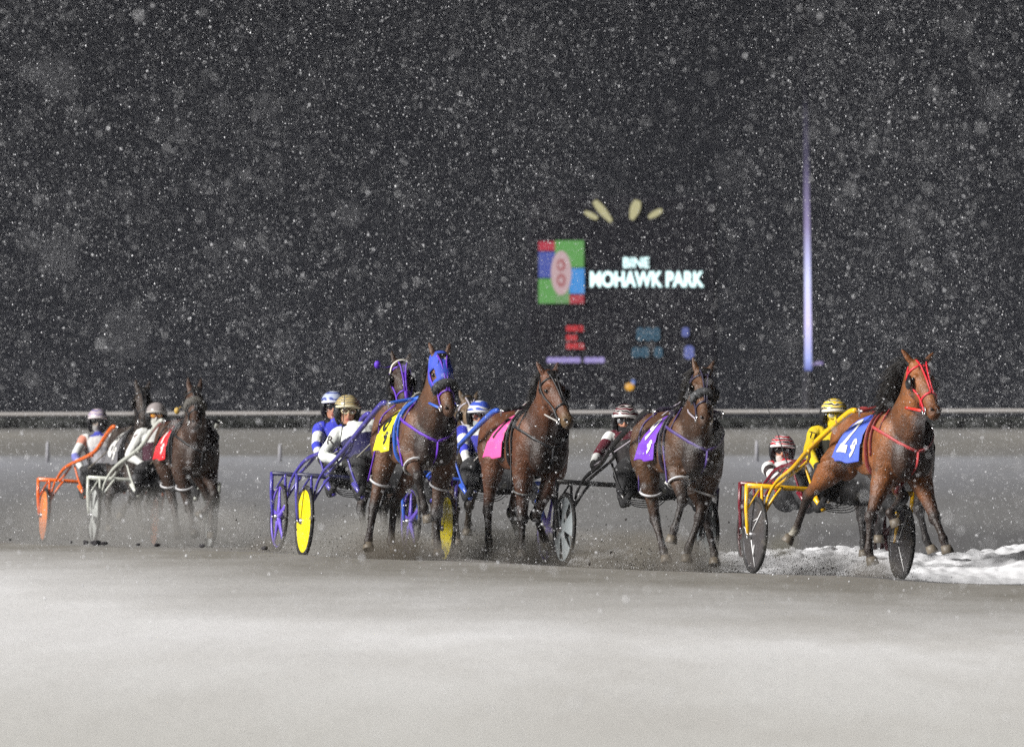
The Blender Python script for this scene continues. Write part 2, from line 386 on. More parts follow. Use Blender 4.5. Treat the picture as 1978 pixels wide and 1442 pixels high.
def horse(F, name_label, group, coat, dark, poll, muz, legs, ears=None, opt=None):
    opt = opt or {}
    root = empty('racehorse', F.M); tag(root, name_label, 'horse', group)
    mb = MB(); C1 = coat; C0 = dark
    def mixc(a, b, t): return tuple(a[i] * (1 - t) + b[i] * t for i in range(3))
    # barrel
    aa = np.linspace(-0.86, 0.76, 26)
    rings = []
    for a in aa:
        cz, hw, hh = trunk(a); rings.append(((a, 0, cz), (0, hw, 0), (0, 0, hh)))
    chest = opt.get('chest', mixc(C1, C0, 0.93))  # near-black front of the barrel: deep shade painted into the coat colour
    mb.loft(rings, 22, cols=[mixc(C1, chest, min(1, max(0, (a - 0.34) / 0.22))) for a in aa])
    # quarters, shoulders, chest muscle, withers
    for s in (-1, 1):
        mb.ell((-0.52, s * 0.15, 1.16), 0.27, 0.135, 0.31, n=16, m=10, col=C1)
        mb.ell((0.42, s * 0.165, 1.13), 0.19, 0.105, 0.30, Matrix.Rotation(R(20), 3, 'Y'), n=16, m=10, col=C1 if s < 0 else mixc(C1, C0, 0.8))  # left shoulder darker: side away from the floodlights, shade put into its colour
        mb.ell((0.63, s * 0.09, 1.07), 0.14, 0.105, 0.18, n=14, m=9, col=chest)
        mb.ell((0.05, s * 0.17, 1.1), 0.34, 0.10, 0.2, n=14, m=8, col=C1)
    mb.ell((0.32, 0, 1.43), 0.28, 0.075, 0.11, n=14, m=8, col=C1)
    mb.ell((-0.45, 0, 1.42), 0.25, 0.14, 0.085, n=14, m=8, col=C1)
    # head axes
    base = Vector((0.50, 0, 1.27)); bp = F.P(poll[0], poll[1], 0.9)
    P0 = F.L(base, poll[0], poll[1], opt.get('necklen', 0.80), 1)
    P1 = F.L(P0, muz[0], muz[1], 0.62, 1)
    d = (P1 - P0).normalized(); hl = (P1 - P0).length / 0.575
    lat = Vector((0, 1, 0)); yaw = opt.get('yaw', 0.0)
    lat = (Matrix.Rotation(R(yaw), 3, 'Z') @ lat); lat = (lat - d * lat.dot(d)).normalized()
    dor = lat.cross(d); dor = dor if dor.x > 0 or dor.z > 0 else -dor
    if dor.dot(Vector((1, 0, 0.4))) < 0: dor = -dor
    # neck
    nb = [Vector((0.38, 0, 1.20)), Vector((0.55, P0.y * 0.25, 1.33)), base.lerp(P0, 0.48) + Vector((0.02, 0, 0.0)), base.lerp(P0, 0.8) + Vector((-0.01, 0, 0.0)), P0 + d * 0.06 - dor * 0.06]
    nw = [0.19, 0.155, 0.112, 0.088, 0.075]; nh = [0.33, 0.27, 0.19, 0.145, 0.105]
    rings = []; m = len(nb)
    for i in range(m - 1):
        for k in range(5):
            t = k / 5; i0 = max(i - 1, 0); i3 = min(i + 2, m - 1)
            c = 0.5 * ((2 * nb[i]) + (nb[i + 1] - nb[i0]) * t + (2 * nb[i0] - 5 * nb[i] + 4 * nb[i + 1] - nb[i3]) * t * t + (3 * nb[i] - 3 * nb[i + 1] + nb[i3] - nb[i0]) * t ** 3)
            rings.append((c, nw[i] * (1 - t) + nw[i + 1] * t, nh[i] * (1 - t) + nh[i + 1] * t))
    rings.append((nb[-1], nw[-1], nh[-1])); rr = []
    for i, (c, a_, b_) in enumerate(rings):
        dd = (rings[min(i + 1, len(rings) - 1)][0] - rings[max(i - 1, 0)][0]).normalized()
        U = Vector((0, 1, 0)); U = (U - dd * U.dot(dd)).normalized(); V = dd.cross(U)
        rr.append((c, U * a_, V * b_))
    mb.loft(rr, 18, cols=[mixc(chest, C1, min(1, max(0, (i - 4) / 6))) for i in range(len(rr))])  # neck rises out of the painted chest shade into the plain coat
    crest = [c + (V * (1 if V.x < 0 else -1)) for c, U, V in rr]
    # head
    HS = [(-0.06, 0.045, 0.05, -0.02), (-0.02, 0.07, 0.08, -0.03), (0.06, 0.088, 0.108, -0.05), (0.14, 0.096, 0.128, -0.066), (0.21, 0.094, 0.13, -0.07), (0.28, 0.078, 0.112, -0.055), (0.36, 0.062, 0.088, -0.036),
          (0.44, 0.055, 0.073, -0.026), (0.51, 0.056, 0.066, -0.022), (0.565, 0.056, 0.06, -0.022), (0.60, 0.046, 0.048, -0.024), (0.62, 0.025, 0.028, -0.024)]
    muzc = opt.get('muzzle', mixc(C1, C0, 0.45))
    hc = [mixc(C1, muzc, min(1, max(0, (t - 0.40) / 0.12))) for t, *_ in HS]
    mb.loft([(P0 + d * (t * hl) + dor * o, lat * w_, dor * h_) for t, w_, h_, o in [(t_, a_ * 1.06, b_ * 1.1, o_) for t_, a_, b_, o_ in HS]], 16, cols=hc)
    def H(t, l, u): return P0 + d * (t * hl) + lat * l * 1.06 + dor * (u * 1.1)
    for s in (-1, 1):
        mb.ell(H(0.17, s * 0.078, 0.012), 0.036, 0.026, 0.03, col=C1)     # brow
        mb.ell(H(0.20, s * 0.07, -0.09), 0.075, 0.03, 0.075, col=C1)    # cheek
        mb.ell(H(0.555, s * 0.04, 0.006), 0.034, 0.022, 0.03, col=muzc)   # nostril flare
        # ear
        e0 = H(0.0, s * 0.055, 0.015); tip = e0 + (-d * 0.10 * opt.get('ear', 1.0) + dor * 0.035 + lat * s * opt.get('earout', 0.045) + Vector((0, 0, 0.035)))
        ax = (tip - e0)
        mb.tube([e0 - ax * 0.15, e0 + ax * 0.2, e0 + ax * 0.5, e0 + ax * 0.8, tip], [0.024, 0.033, 0.032, 0.022, 0.009], 10, C1 if s < 0 else mixc(C1, C0, 0.5), flat=0.62, up=lat)  # left ear darkened too, shade painted into the coat
    # legs
    hoofs = []; K = {}
    for nm, J in legs.items():
        s = 1 if nm[0] == 'L' else -1; fore = nm[1] == 'F'
        if fore:
            el = Vector((0.40 + J.get('da', 0), s * 0.165, 0.90 + J.get('dz', 0)))
            kn = F.L(el, *J['knee'][:2], 0.42, J['knee'][2])
            fe = F.L(kn, *J['fet'][:2], 0.26, J['fet'][2])
            ho = F.L(fe, *J['hoof'][:2], 0.105, J['hoof'][2])
            top = Vector((0.45, s * 0.15, 1.12))
            mb.tube([top, el], [0.13, 0.115], 14, C1)
            u = (kn - el); v = (fe - kn); x = (ho - fe)
            cols = [C1, C1, mixc(C1, C0, 0.2), mixc(C1, C0, 0.7), C0, C0, C0]
            mb.tube([el + Vector((0, 0, 0.06)), el, el + u * 0.25, el + u * 0.55, el + u * 0.86, kn, kn + v * 0.08], [0.118, 0.112, 0.098, 0.068, 0.052, 0.055, 0.05], 14, cols=cols, sub=2, up=(0, 1, 0))
            mb.ell(kn, 0.060, 0.062, 0.070, col=C0)
            mb.tube([kn, kn + v * 0.12, kn + v * 0.3, kn + v * 0.75, fe - v * 0.06, fe], [0.05, 0.044, 0.035, 0.033, 0.042, 0.045], 12, C0, sub=2)
            K[nm] = (el, kn)
        else:
            st = F.P(*J['st']) if 'st' in J else Vector((-0.42 + J.get('da', 0), s * 0.175, 0.99 + J.get('dz', 0)))
            ho_ = F.L(st, *J['hock'][:2], 0.46, J['hock'][2])
            kn = ho_
            fe = F.L(kn, *J['fet'][:2], 0.37, J['fet'][2])
            ho = F.L(fe, *J['hoof'][:2], 0.105, J['hoof'][2])
            u = (kn - st); v = (fe - kn)
            mb.tube([Vector((-0.55, s * 0.11, 1.36)), Vector((-0.53, s * 0.125, 1.26)), Vector((-0.51, s * 0.15, 1.12)), st], [0.07, 0.13, 0.16, 0.135], 16, C1, sub=2, flat=1.15, up=(0, 1, 0))
            mb.tube([st + Vector((0, 0, 0.05)), st, st + u * 0.3, st + u * 0.62, st + u * 0.88, kn], [0.135, 0.128, 0.1, 0.062, 0.05, 0.05], 14, cols=[C1, C1, C1, mixc(C1, C0, 0.5), C0, C0], sub=2, flat=1.15, up=(0, 1, 0))
            cal = kn - (u.normalized() * -0.02) + (-(v.normalized()) * 0.075) + Vector((-0.035, 0, 0.0))
            mb.tube([cal, kn + v * 0.05], [0.028, 0.04], 10, C0)
            mb.ell(kn, 0.062, 0.055, 0.070, col=C0)
            mb.tube([kn, kn + v * 0.15, kn + v * 0.4, kn + v * 0.8, fe - v * 0.04, fe], [0.052, 0.044, 0.036, 0.034, 0.042, 0.046], 12, C0, sub=2)
            K[nm] = (st, kn)
        x = (ho - fe); sock = opt.get('sock', {}).get(nm, C0)
        mb.ell(fe, 0.043, 0.045, 0.046, col=sock)
        mb.tube([fe, fe + x * 0.4, fe + x * 0.8], [0.042, 0.036, 0.042], 12, sock)
        fwd = Vector((1, 0, 0)); xn = x.normalized(); fwd = (fwd - xn * fwd.dot(xn)); fwd = fwd.normalized() if fwd.length > 0.05 else Vector((0, 0, 1))
        up_ = (xn * -1) * 0.9 + Vector((0, 0, 1)) * (0.6 if ho.z < 0.12 else 0.15); up_.normalize()
        hoofs.append((ho, up_, fwd))
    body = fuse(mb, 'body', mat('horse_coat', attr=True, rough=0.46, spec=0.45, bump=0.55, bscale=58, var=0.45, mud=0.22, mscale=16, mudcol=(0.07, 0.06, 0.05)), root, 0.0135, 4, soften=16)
    BV = BVHTree.FromPolygons([v.co for v in body.data.vertices], [tuple(p.vertices) for p in body.data.polygons])
    def skin(a, th, off, s=1):
        v = Vector((0, s * math.sin(R(th)), math.cos(R(th)))); c = Vector((a, 0, 1.15)); t0 = tsurf(a, th, 0, s); r0 = (t0 - c).dot(v)
        h = BV.ray_cast(c + v * 0.9, -v, 0.9)
        r = (h[0] - c).dot(v) if h[0] is not None else r0
        r = min(max(r, r0 - 0.01), r0 + 0.09)
        return c + v * (r + off)
    def skinx(y, z, off):
        h = BV.ray_cast(Vector((1.0, y, z)), Vector((-1, 0, 0)), 0.8)
        return (h[0] + Vector((off, 0, 0))) if h[0] is not None else Vector((0.7, y, z))
    # hooves
    for ho, up_, fwd in hoofs:
        h = MB(); f2 = (fwd - up_ * fwd.dot(up_)).normalized(); l2 = up_.cross(f2)
        h.loft([(ho + up_ * 0.055, f2 * 0.043, l2 * 0.042), (ho + up_ * 0.03 + f2 * 0.008, f2 * 0.052, l2 * 0.05), (ho - up_ * 0.015 + f2 * 0.018, f2 * 0.062, l2 * 0.057), (ho - up_ * 0.022 + f2 * 0.018, f2 * 0.056, l2 * 0.052), (ho - up_ * 0.012 + f2 * 0.016, f2 * 0.03, l2 * 0.03)], 14)
        h.build('hoof', mat('hoof_horn', (0.12, 0.10, 0.075), 0.5, var=0.3, mud=0.4), root)
    # eyes
    for s in (-1, 1):
        e = MB(); e.ell(H(0.19, s * 0.094, 0.004), 0.019, 0.019, 0.019, n=10, m=8); e.build('eye', mat('eye_dark', (0.01, 0.008, 0.006), 0.08, spec=0.8), root)
        e = MB(); e.ell(H(0.572, s * 0.041, 0.028), 0.017, 0.011, 0.014, n=10, m=6); e.build('nostril', mat('nostril', (0.012, 0.008, 0.008), 0.5), root)
    # mane and forelock: strands along the crest
    mn = MB(); rnd = random.Random(int(poll[0])); blow = opt.get('mane', 0.8)
    n_ = len(crest)
    for q in range(950):
        t = rnd.random() * (n_ - 9) + 4; i = int(t); p = crest[i].lerp(crest[min(i + 1, n_ - 1)], t - i) + Vector((0.01, rnd.uniform(-0.015, 0.015), -0.015))
        side = -1 if rnd.random() < 0.75 else 1
        l = rnd.uniform(0.08, 0.22) * blow
        o1 = Vector((rnd.uniform(-0.9, -0.3), side * rnd.uniform(0.1, 0.7), rnd.uniform(0.1, 0.6))).normalized() * l * 0.5
        o2 = o1 + Vector((rnd.uniform(-0.9, -0.1), side * rnd.uniform(0.1, 0.8), rnd.uniform(-1.0, -0.2))).normalized() * l * 0.7
        mn.tube([p, p + o1, p + o2 + Vector((-0.02, 0, -0.03))], [0.007, 0.0065, 0.002], 3, flat=0.6, sub=2)
    for q in range(26):
        p = H(-0.03, rnd.uniform(-0.03, 0.03), 0.03)
        mn.tube([p, p + dor * 0.05 + d * 0.05 + lat * rnd.uniform(-0.03, 0.03), p + dor * 0.03 + d * rnd.uniform(0.1, 0.17) + lat * rnd.uniform(-0.05, 0.05)], [0.012, 0.01, 0.003], 4, flat=0.4)
    mn.build('mane', mat('horse_hair', (0.010, 0.008, 0.007), 0.5, var=0.3), root)
    tl = MB()
    for q in range(60):
        p = Vector((-0.84, rnd.uniform(-0.03, 0.03), 1.33)); y = rnd.uniform(-1, 1)
        tl.tube([p, p + Vector((-0.10, y * 0.03, 0.02)), p + Vector((-0.24, y * 0.05, -0.12)), p + Vector((-0.38 + rnd.uniform(-0.05, 0.05), y * 0.06, rnd.uniform(-0.38, -0.25)))], [0.014, 0.014, 0.011, 0.003], 4, flat=0.5)
    tl.build('tail', _M['horse_hair'], root)

    # ---------------- tack
    sc = opt.get('strap', (0.01, 0.01, 0.012)); sk = 'strap_%s' % opt.get('skey', 'black')
    SM = mat(sk, sc, 0.5, mud=0.25, bump=0.1)
    BLK = mat('strap_black', (0.012, 0.012, 0.014), 0.45, mud=0.1)
    MET = mat('steel_buckle', (0.7, 0.7, 0.72), 0.25, metal=0.9)
    # bridle: cheek straps, noseband, browband, crown
    br = MB()
    def hring(t, w_, h_, o, r, th0=0, th1=360):
        pts = []
        for k in range(17):
            th = R(th0 + (th1 - th0) * k / 16); pts.append(H(t, w_ * math.sin(th), o + h_ * math.cos(th)))
        br.tube(pts, r, 6, flat=0.6)
    hring(0.40, 0.066, 0.09, -0.03, 0.011)
    hring(0.08, 0.10, 0.115, -0.05, 0.011)
    for s in (-1, 1):
        br.tube([H(0.0, s * 0.075, -0.03), H(0.10, s * 0.103, -0.05), H(0.22, s * 0.10, -0.05), H(0.36, s * 0.072, -0.035), H(0.52, s * 0.062, -0.05)], 0.010, 6, sub=3)
        br.tube([H(0.02, s * 0.045, 0.07), H(0.10, s * 0.025, 0.075), H(0.25, s * 0.012, 0.068), H(0.40, s * 0.01, 0.06)], 0.009, 6)
    b_ = br.build('bridle', mat('strap_%s' % opt.get('bkey', opt.get('skey', 'black')), opt.get('bridle', sc), 0.4, mud=0.12), root)
    for s in (-1, 1):
        bt = MB(); pts = [H(0.515, s * 0.066, -0.045) + (d * math.cos(t_) + dor * math.sin(t_)) * 0.032 for t_ in np.linspace(0, 2 * math.pi, 13)]
        bt.tube(pts, 0.006, 6); bt.build('bit_ring', MET, b_)
    # blinker cups
    if opt.get('blink', True):
        for s in opt.get('bsides', (-1, 1)):
            bl = MB()
            c = H(0.205, s * 0.128, -0.03); M3 = Matrix((d, lat * s, dor)).transposed()
            bl.ell(c, 0.058, 0.022, 0.055, M3, col=None)
            bl.tube([H(0.12, s * 0.10, -0.03), c], [0.02, 0.02], 6)
            bl.build('blinker', mat('blinker_black', (0.013, 0.013, 0.015), 0.35, mud=0.1), root)
    if opt.get('roll'):      # fluffy shadow roll across the nose
        t0, rr_ = opt['roll']; sr = MB(); rn = random.Random(3)
        P = []
        for k in range(13):
            th = R(-115 + 230 * k / 12); P.append(H(t0, 0.085 * math.sin(th), -0.02 + 0.095 * math.cos(th)))
        sr.tube(P, [rr_ * (0.75 + 0.25 * math.sin(math.pi * k / 12)) for k in range(13)], 12)
        for q in range(420):
            k = rn.randint(0, 11); c = P[k].lerp(P[k + 1], rn.random()); v = Vector((rn.gauss(0, 1), rn.gauss(0, 1), rn.gauss(0, 1))).normalized()
            sr.tube([c + v * rr_ * 0.8, c + v * rr_ * rn.uniform(1.05, 1.4) + Vector((0, 0, -0.008))], [0.007, 0.002], 3)
        sr.build('shadow_roll', mat('roll_%s' % opt.get('rkey', 'dark'), opt.get('rollc', (0.045, 0.047, 0.05)), 0.9, var=0.4), root)
    if opt.get('hood'):      # cloth hood over the forehead with eye holes
        hd = MB(); hcs = [(-0.035, 0.082, 0.088, -0.03), (0.03, 0.094, 0.106, -0.043), (0.08, 0.101, 0.121, -0.055), (0.135, 0.108, 0.136, -0.062), (0.19, 0.107, 0.139, -0.064), (0.245, 0.096, 0.128, -0.058), (0.29, 0.084, 0.112, -0.05)]
        n = 26; V = []; Fc = []
        for t, w_, h_, o in hcs:
            for k in range(n):
                th = R(-110 + 220 * k / (n - 1)); V.append(H(t, (w_ + 0.006) * math.sin(th), o + (h_ + 0.006) * math.cos(th)))
        for i in range(len(hcs) - 1):
            for k in range(n - 1):
                th = abs(-110 + 220 * (k + 0.5) / (n - 1)); t = (hcs[i][0] + hcs[i + 1][0]) / 2
                if ((th - 66) / 17) ** 2 + ((t - 0.19) / 0.05) ** 2 < 1: continue
                Fc.append((i * n + k, i * n + k + 1, (i + 1) * n + k + 1, (i + 1) * n + k))
        hd.add(V, Fc); ho_o = hd.build('hood', mat('hood_blue', (0.035, 0.07, 0.45), 0.7, bump=0.2, var=0.2, mud=0.05), root)
        sm_ = ho_o.modifiers.new('s', 'SOLIDIFY'); sm_.thickness = 0.008
    if opt.get('star'):
        st_ = MB(); st_.ell(H(0.12, 0.0, 0.062), 0.026, 0.02, 0.012, Matrix((d, lat, dor)).transposed()); st_.build('blaze', mat('white_hair', (0.6, 0.58, 0.55), 0.6), root)
    if opt.get('stripe'):
        st_ = MB(); st_.tube([H(t, 0.006, u) for t, u in ((0.0, 0.052), (0.1, 0.062), (0.2, 0.064), (0.3, 0.06), (0.42, 0.052), (0.5, 0.05))], 0.022, 8, flat=0.5, up=lat); st_.build('face_strap', mat('strap_purple', (0.12, 0.03, 0.5), 0.4), root)
        st_ = MB(); st_.tube([H(0.10, -0.105, -0.03), H(0.05, -0.095, 0.03), H(0.025, -0.05, 0.072), H(0.02, 0.0, 0.085), H(0.025, 0.05, 0.072), H(0.05, 0.09, 0.03)], 0.016, 8, sub=3, flat=0.5); st_.build('browband', mat('white_leather', (0.62, 0.60, 0.52), 0.5, mud=0.1), root)
    # over-check and harness: saddle pad, girth, breast strap, hobble hangers
    hs = MB()
    def along(pts, r, flat=0.45, m_=hs): m_.tube(pts, r, 8, flat=flat, sub=3)
    for s in (-1, 1):
        along([skin(0.22, th, 0.010, s) for th in range(8, 178, 14)], 0.024)
        along([skin(0.30, th, 0.010, s) for th in range(8, 120, 14)], 0.014)
    hs.ell((0.23, 0, 1.525), 0.075, 0.10, 0.035)
    hs.tube([(0.2, -0.33, 1.47), (0.2, -0.2, 1.50), (0.2, 0, 1.53), (0.2, 0.2, 1.50), (0.2, 0.33, 1.47)], 0.018, 8, sub=3)
    for s in (-1, 1):   # back strap to the crupper
        along([tsurf(a, s * 2, 0.01, 1) for a in np.linspace(0.15, -0.8, 8)], 0.012)
    hn = hs.build('harness', mat('strap_%s' % opt.get('hkey', 'black'), opt.get('harness', (0.012, 0.012, 0.014)), 0.45, mud=0.15), root)
    bs = MB()
    zc = 1.24
    for s in (-1, 1):
        along([skin(0.27, 52, 0.010, s), skin(0.38, 56, 0.012, s), skin(0.48, 60, 0.014, s), skinx(s * 0.215, 1.25, 0.006), skinx(s * 0.16, 1.20, 0.014), skinx(s * 0.08, 1.15, 0.014), skinx(0, 1.12, 0.014)], 0.016, m_=bs)
        along([skin(0.40, 18, 0.01, s), skin(0.44, 36, 0.012, s), skin(0.48, 60, 0.014, s)], 0.013, m_=bs)
    along([skinx(0, 1.12, 0.012), skinx(0, 1.05, 0.012), skinx(0, 0.98, 0.012), Vector((0.58, 0, 0.91))], 0.022, m_=bs)
    bs.build('breast_strap', SM, root)
    for s in (-1, 1):
        mtl = MB(); mtl.tube([(0.13, s * 0.335, 1.475), (0.27, s * 0.335, 1.47)], 0.010, 6); mtl.tube([(0.2, s * 0.335, 1.50), (0.2, s * 0.335, 1.42)], 0.008, 6); mtl.build('shaft_hook', MET, hn)
    # rein from bit to terret, handled by the driver beyond it
    rn_ = MB()
    for s in (-1, 1):
        b0 = H(0.515, s * 0.07, -0.05)
        hp = opt.get('hands', {}).get(s)
        tr_ = Vector((0.24, s * 0.075, 1.575))
        pts = [b0, b0.lerp(tr_, 0.5) - Vector((0, 0, 0.02)), tr_]
        if hp is not None: pts += [tr_.lerp(hp, 0.5) + Vector((0, 0, -0.02)), hp]
        rn_.tube(pts, 0.0085, 6, sub=4)
    rn_.build('rein', mat('rein_%s' % opt.get('reinkey', 'tan'), opt.get('rein', (0.16, 0.14, 0.11)), 0.6, mud=0.1), root)
    rh = MB()
    for s in (-1, 1):
        b0 = H(0.515, s * 0.07, -0.05); tr_ = Vector((0.24, s * 0.075, 1.575)); v = tr_ - b0
        rh.tube([b0 + v * 0.05, b0 + v * 0.5 - Vector((0, 0, 0.016))], 0.013, 8)
    if opt.get('handhold'): rh.build('rein_sleeve', mat('sleeve_%s' % opt['handhold'][0], opt['handhold'][1], 0.4), root)
    # hobbles round the gaskins and forearms (pacers)
    if opt.get('hobble') is not None:
        hk, hcol = opt['hobble']
        for nm in opt.get('hlegs', ('RF', 'LF', 'RH', 'LH')):
            p, q = K[nm]; u = (q - p); c = p + u * (0.42 if nm[1] == 'F' else 0.5); un = u.normalized(); hb = MB()
            x1 = Vector((0, 1, 0)); x1 = (x1 - un * x1.dot(un)).normalized(); x2 = un.cross(x1)
            hb.tube([c + x1 * 0.098 * math.cos(t_) + x2 * 0.108 * math.sin(t_) + un * 0.04 * math.sin(t_) for t_ in np.linspace(0, 2 * math.pi, 21)], 0.0115, 8)
            hb.build('hobble_loop', mat('hobble_%s' % hk, hcol, 0.4, mud=0.25), root)
        for nm in opt.get('hlegs', ('RF', 'LF', 'RH', 'LH')):
            if nm not in K: continue
            s = 1 if nm[0] == 'L' else -1; p, q = K[nm]; c = p + (q - p) * (0.42 if nm[1] == 'F' else 0.5)
            a0 = 0.3 if nm[1] == 'F' else -0.35; hg = MB()
            hg.tube([skin(a0, 20, 0.008, s), skin(a0, 45, 0.008, s), skin(a0, 65, 0.008, s), skin(a0, 88, 0.012, s), c + Vector((0.0, s * 0.115, 0.0))], 0.010, 6, sub=4, flat=0.5)
            hg.build('hobble_hanger', SM, root)
    # saddle cloth with its numbers
    cl = opt.get('cloth')
    if cl:
        key, colr, tcol, n1, n2 = cl
        def cs(u, v, off, s):
            top = (-0.06 + opt.get('cdx', 0) * 0.6, 0.18); bot = (-0.42 + opt.get('cdx', 0), 0.12)
            a = (top[0] * (1 - v) + bot[0] * v) * (1 - u) + (top[1] * (1 - v) + bot[1] * v) * u
            p = skin(a, min(v, 0.78) * 108, 0.012 + off, s)
            if v > 0.5: p += Vector((0, s * (v - 0.5) * 0.10 * (1 - 0.6 * u), 0))
            if v > 0.78: p += Vector((0, s * 0.01, -(v - 0.78) * 0.72))
            p += Vector((0, s * 0.014 * math.sin(u * 8 + v * 2.5), 0.01 * math.sin(u * 7))) * v * v
            return p
        cm = MB(); V = []; Fc = []; nu, nv = 24, 64
        for j in range(nv * 2 + 1):
            v = abs(j - nv) / nv; s = -1 if j < nv else 1
            for i in range(nu + 1): V.append(cs(i / nu, v, 0, s))
        for j in range(nv * 2):
            for i in range(nu): a_ = j * (nu + 1) + i; Fc.append((a_, a_ + 1, a_ + nu + 2, a_ + nu + 1))
        cm.add(V, Fc); co = cm.build('saddle_cloth', mat('cloth_' + key, colr, 0.6, bump=0.15, bscale=12, var=0.1, mud=0.06), root)
        so = co.modifiers.new('s', 'SOLIDIFY'); so.thickness = 0.006; so.offset = 0
        nk_ = 0.72 if opt.get('cdx') else 1.0
        for (tx, size, uc, vc, sx) in ((n1, 0.42 * nk_, 0.31, 0.64 if nk_ == 1 else 0.55, 0.8), (n2, 0.18 * nk_, 0.79, 0.82, 0.9)):
            if not tx: continue
            vs, fs = txt(tx, size, 0.006)
            # cut the letters fine enough to follow the cloth
            t = MB(); t.add(vs, fs); me = t.mesh('n'); bm = bmesh.new(); bm.from_mesh(me)
            bmesh.ops.triangulate(bm, faces=bm.faces)
            bmesh.ops.subdivide_edges(bm, edges=[e for e in bm.edges if e.calc_length() > 0.03], cuts=2, use_grid_fill=True)
            for v in bm.verts:
                x, y = v.co.x, v.co.y; u = uc + x / (0.40 - opt.get('cdx', 0) * 0.8) * sx; vv = vc - y / 0.54
                v.co = cs(min(max(u, 0), 1), min(max(vv, 0), 1), 0.010, -1)
            bm.to_mesh(me); bm.free(); me.name = 'number'
            no = bpy.data.objects.new('number', me); COL.objects.link(no); no.parent = co
            me.materials.append(mat('number_' + tcol[0], tcol[1], 0.6, mud=0.04))
    if opt.get('ball'):
        bx, by, bc = opt['ball']; p = F.P(bx, by, P0.x)
        q = MB(); q.ell(p, 0.034, 0.034, 0.04); q.tube([p, p.lerp(H(0.0, -0.06, 0), 0.5) - Vector((0, 0, 0.03)), H(0.0, -0.06, 0)], 0.004, 5, sub=4)
        q.build('pompom', mat('pompom_%s' % bc[0], bc[1], 0.6), root)
    if opt.get('apron'):     # pale sheepskin pad hanging between the hind legs
        q = MB(); q.loft([((0.02, 0, 0.93), (0.06, 0, 0), (0, 0.04, 0)), ((0.0, 0, 0.88), (0.10, 0, 0), (0, 0.09, 0)), ((-0.02, 0, 0.82), (0.12, 0, 0), (0, 0.13, 0)), ((-0.03, 0, 0.79), (0.08, 0, 0), (0, 0.09, 0))], 12)
        q.build('belly_pad', mat('pad_white', (0.6, 0.6, 0.58), 0.8, mud=0.1), root)
    return root, P0

# ------------------------------------------------------------ racing sulkies
def wheel(parent, b, style, colr, key, s):
    axis = Matrix.Rotation(R(90), 3, 'X')
    def ring(r, y): return ((0, y, 0), (r, 0, 0), (0, 0, r))
    rim = (0.02, 0.02, 0.022)
    WM = mat('wheel_' + key, colr, 0.35, spec=0.5, mud=0.10, var=0.08, mscale=6)
    m = MB()
    def holed(y0, yh, slots):
        """a dished disc with wedge openings"""
        n = 60; radii = [0.03, 0.09, 0.15, 0.20, 0.25, 0.29, 0.318]
        for side in (-1, 1):
            V = []; Fc = []
            for r in radii:
                y = side * (yh * (1 - r / 0.32) + 0.006)
                for k in range(n): t = 2 * math.pi * k / n; V.append((r * math.cos(t), y, r * math.sin(t)))
            for i in range(len(radii) - 1):
                for k in range(n):
                    if slots and 1 <= i <= 4 and (k % (n // slots)) < (n // slots) * slotw: continue
                    a_ = i * n + k; b2 = i * n + (k + 1) % n; Fc.append((a_, b2, b2 + n, a_ + n))
            m.add(V, Fc)
    slotw = 0.3
    if style == 'disc': holed(0, 0.03, 0)
    elif style == 'slots': slotw = 0.28; holed(0, 0.03, 5)
    elif style == 'spokes':
        for k in range(5):
            t = 2 * math.pi * k / 5 + 0.5; dv = Vector((math.cos(t), 0, math.sin(t))); tv = Vector((-math.sin(t), 0, math.cos(t)))
            m.loft([(dv * r, tv * w_, Vector((0, h_, 0))) for r, w_, h_ in ((0.02, 0.035, 0.03), (0.1, 0.03, 0.022), (0.2, 0.026, 0.014), (0.318, 0.03, 0.01))], 8)
    elif style == 'dark':
        holed(0, 0.028, 0)
    w_ = m.build('wheel', WM, parent)
    w_.location = (0, b, 0.352); w_.rotation_euler = (0, random.uniform(0, 1.2), 0)
    hb = MB(); hb.tube([(0, -0.055, 0), (0, 0.055, 0)], 0.028, 12); hb.tube([(0, -0.08, 0), (0, 0.08, 0)], 0.012, 8)
    hb.build('hub', mat('hub_metal', (0.3, 0.3, 0.32), 0.35, metal=0.8, mud=0.2), w_)
    t = MB(); n = 48
    pts = [(0.332 * math.cos(a), 0, 0.332 * math.sin(a)) for a in np.linspace(0, 2 * math.pi, n + 1)]
    t.tube(pts, 0.02, 10, up=(0, 1, 0)); t.build('tyre', mat('tyre_rubber', (0.022, 0.021, 0.021), 0.65, bump=0.3, mud=0.25), w_)
    rm = MB(); rm.tube([(0.313 * math.cos(a), 0, 0.313 * math.sin(a)) for a in np.linspace(0, 2 * math.pi, n + 1)], 0.013, 8, up=(0, 1, 0))
    rm.build('rim', WM if style == 'spokes' else mat('rim_dark', (0.04, 0.04, 0.045), 0.4, metal=0.5, mud=0.2), w_)
    if style == 'dark':
        sp = MB()
        for k in range(3):
            a = 2 * math.pi * k / 3 + 1.2; r0, r1 = 0.05, 0.30
            for sd in (-1, 1):
                sp.tube([(r0 * math.cos(a), sd * 0.036, r0 * math.sin(a)), (r1 * math.cos(a), sd * 0.013, r1 * math.sin(a))], 0.006, 6)
            a2 = a + 0.5
            sp.tube([(0.13 * math.cos(a2), s * 0.031, 0.13 * math.sin(a2)), (0.21 * math.cos(a), s * 0.026, 0.21 * math.sin(a))], 0.005, 6)
        sp.build('spoke', mat('spoke_white', (0.75, 0.75, 0.76), 0.35), w_)
    return w_

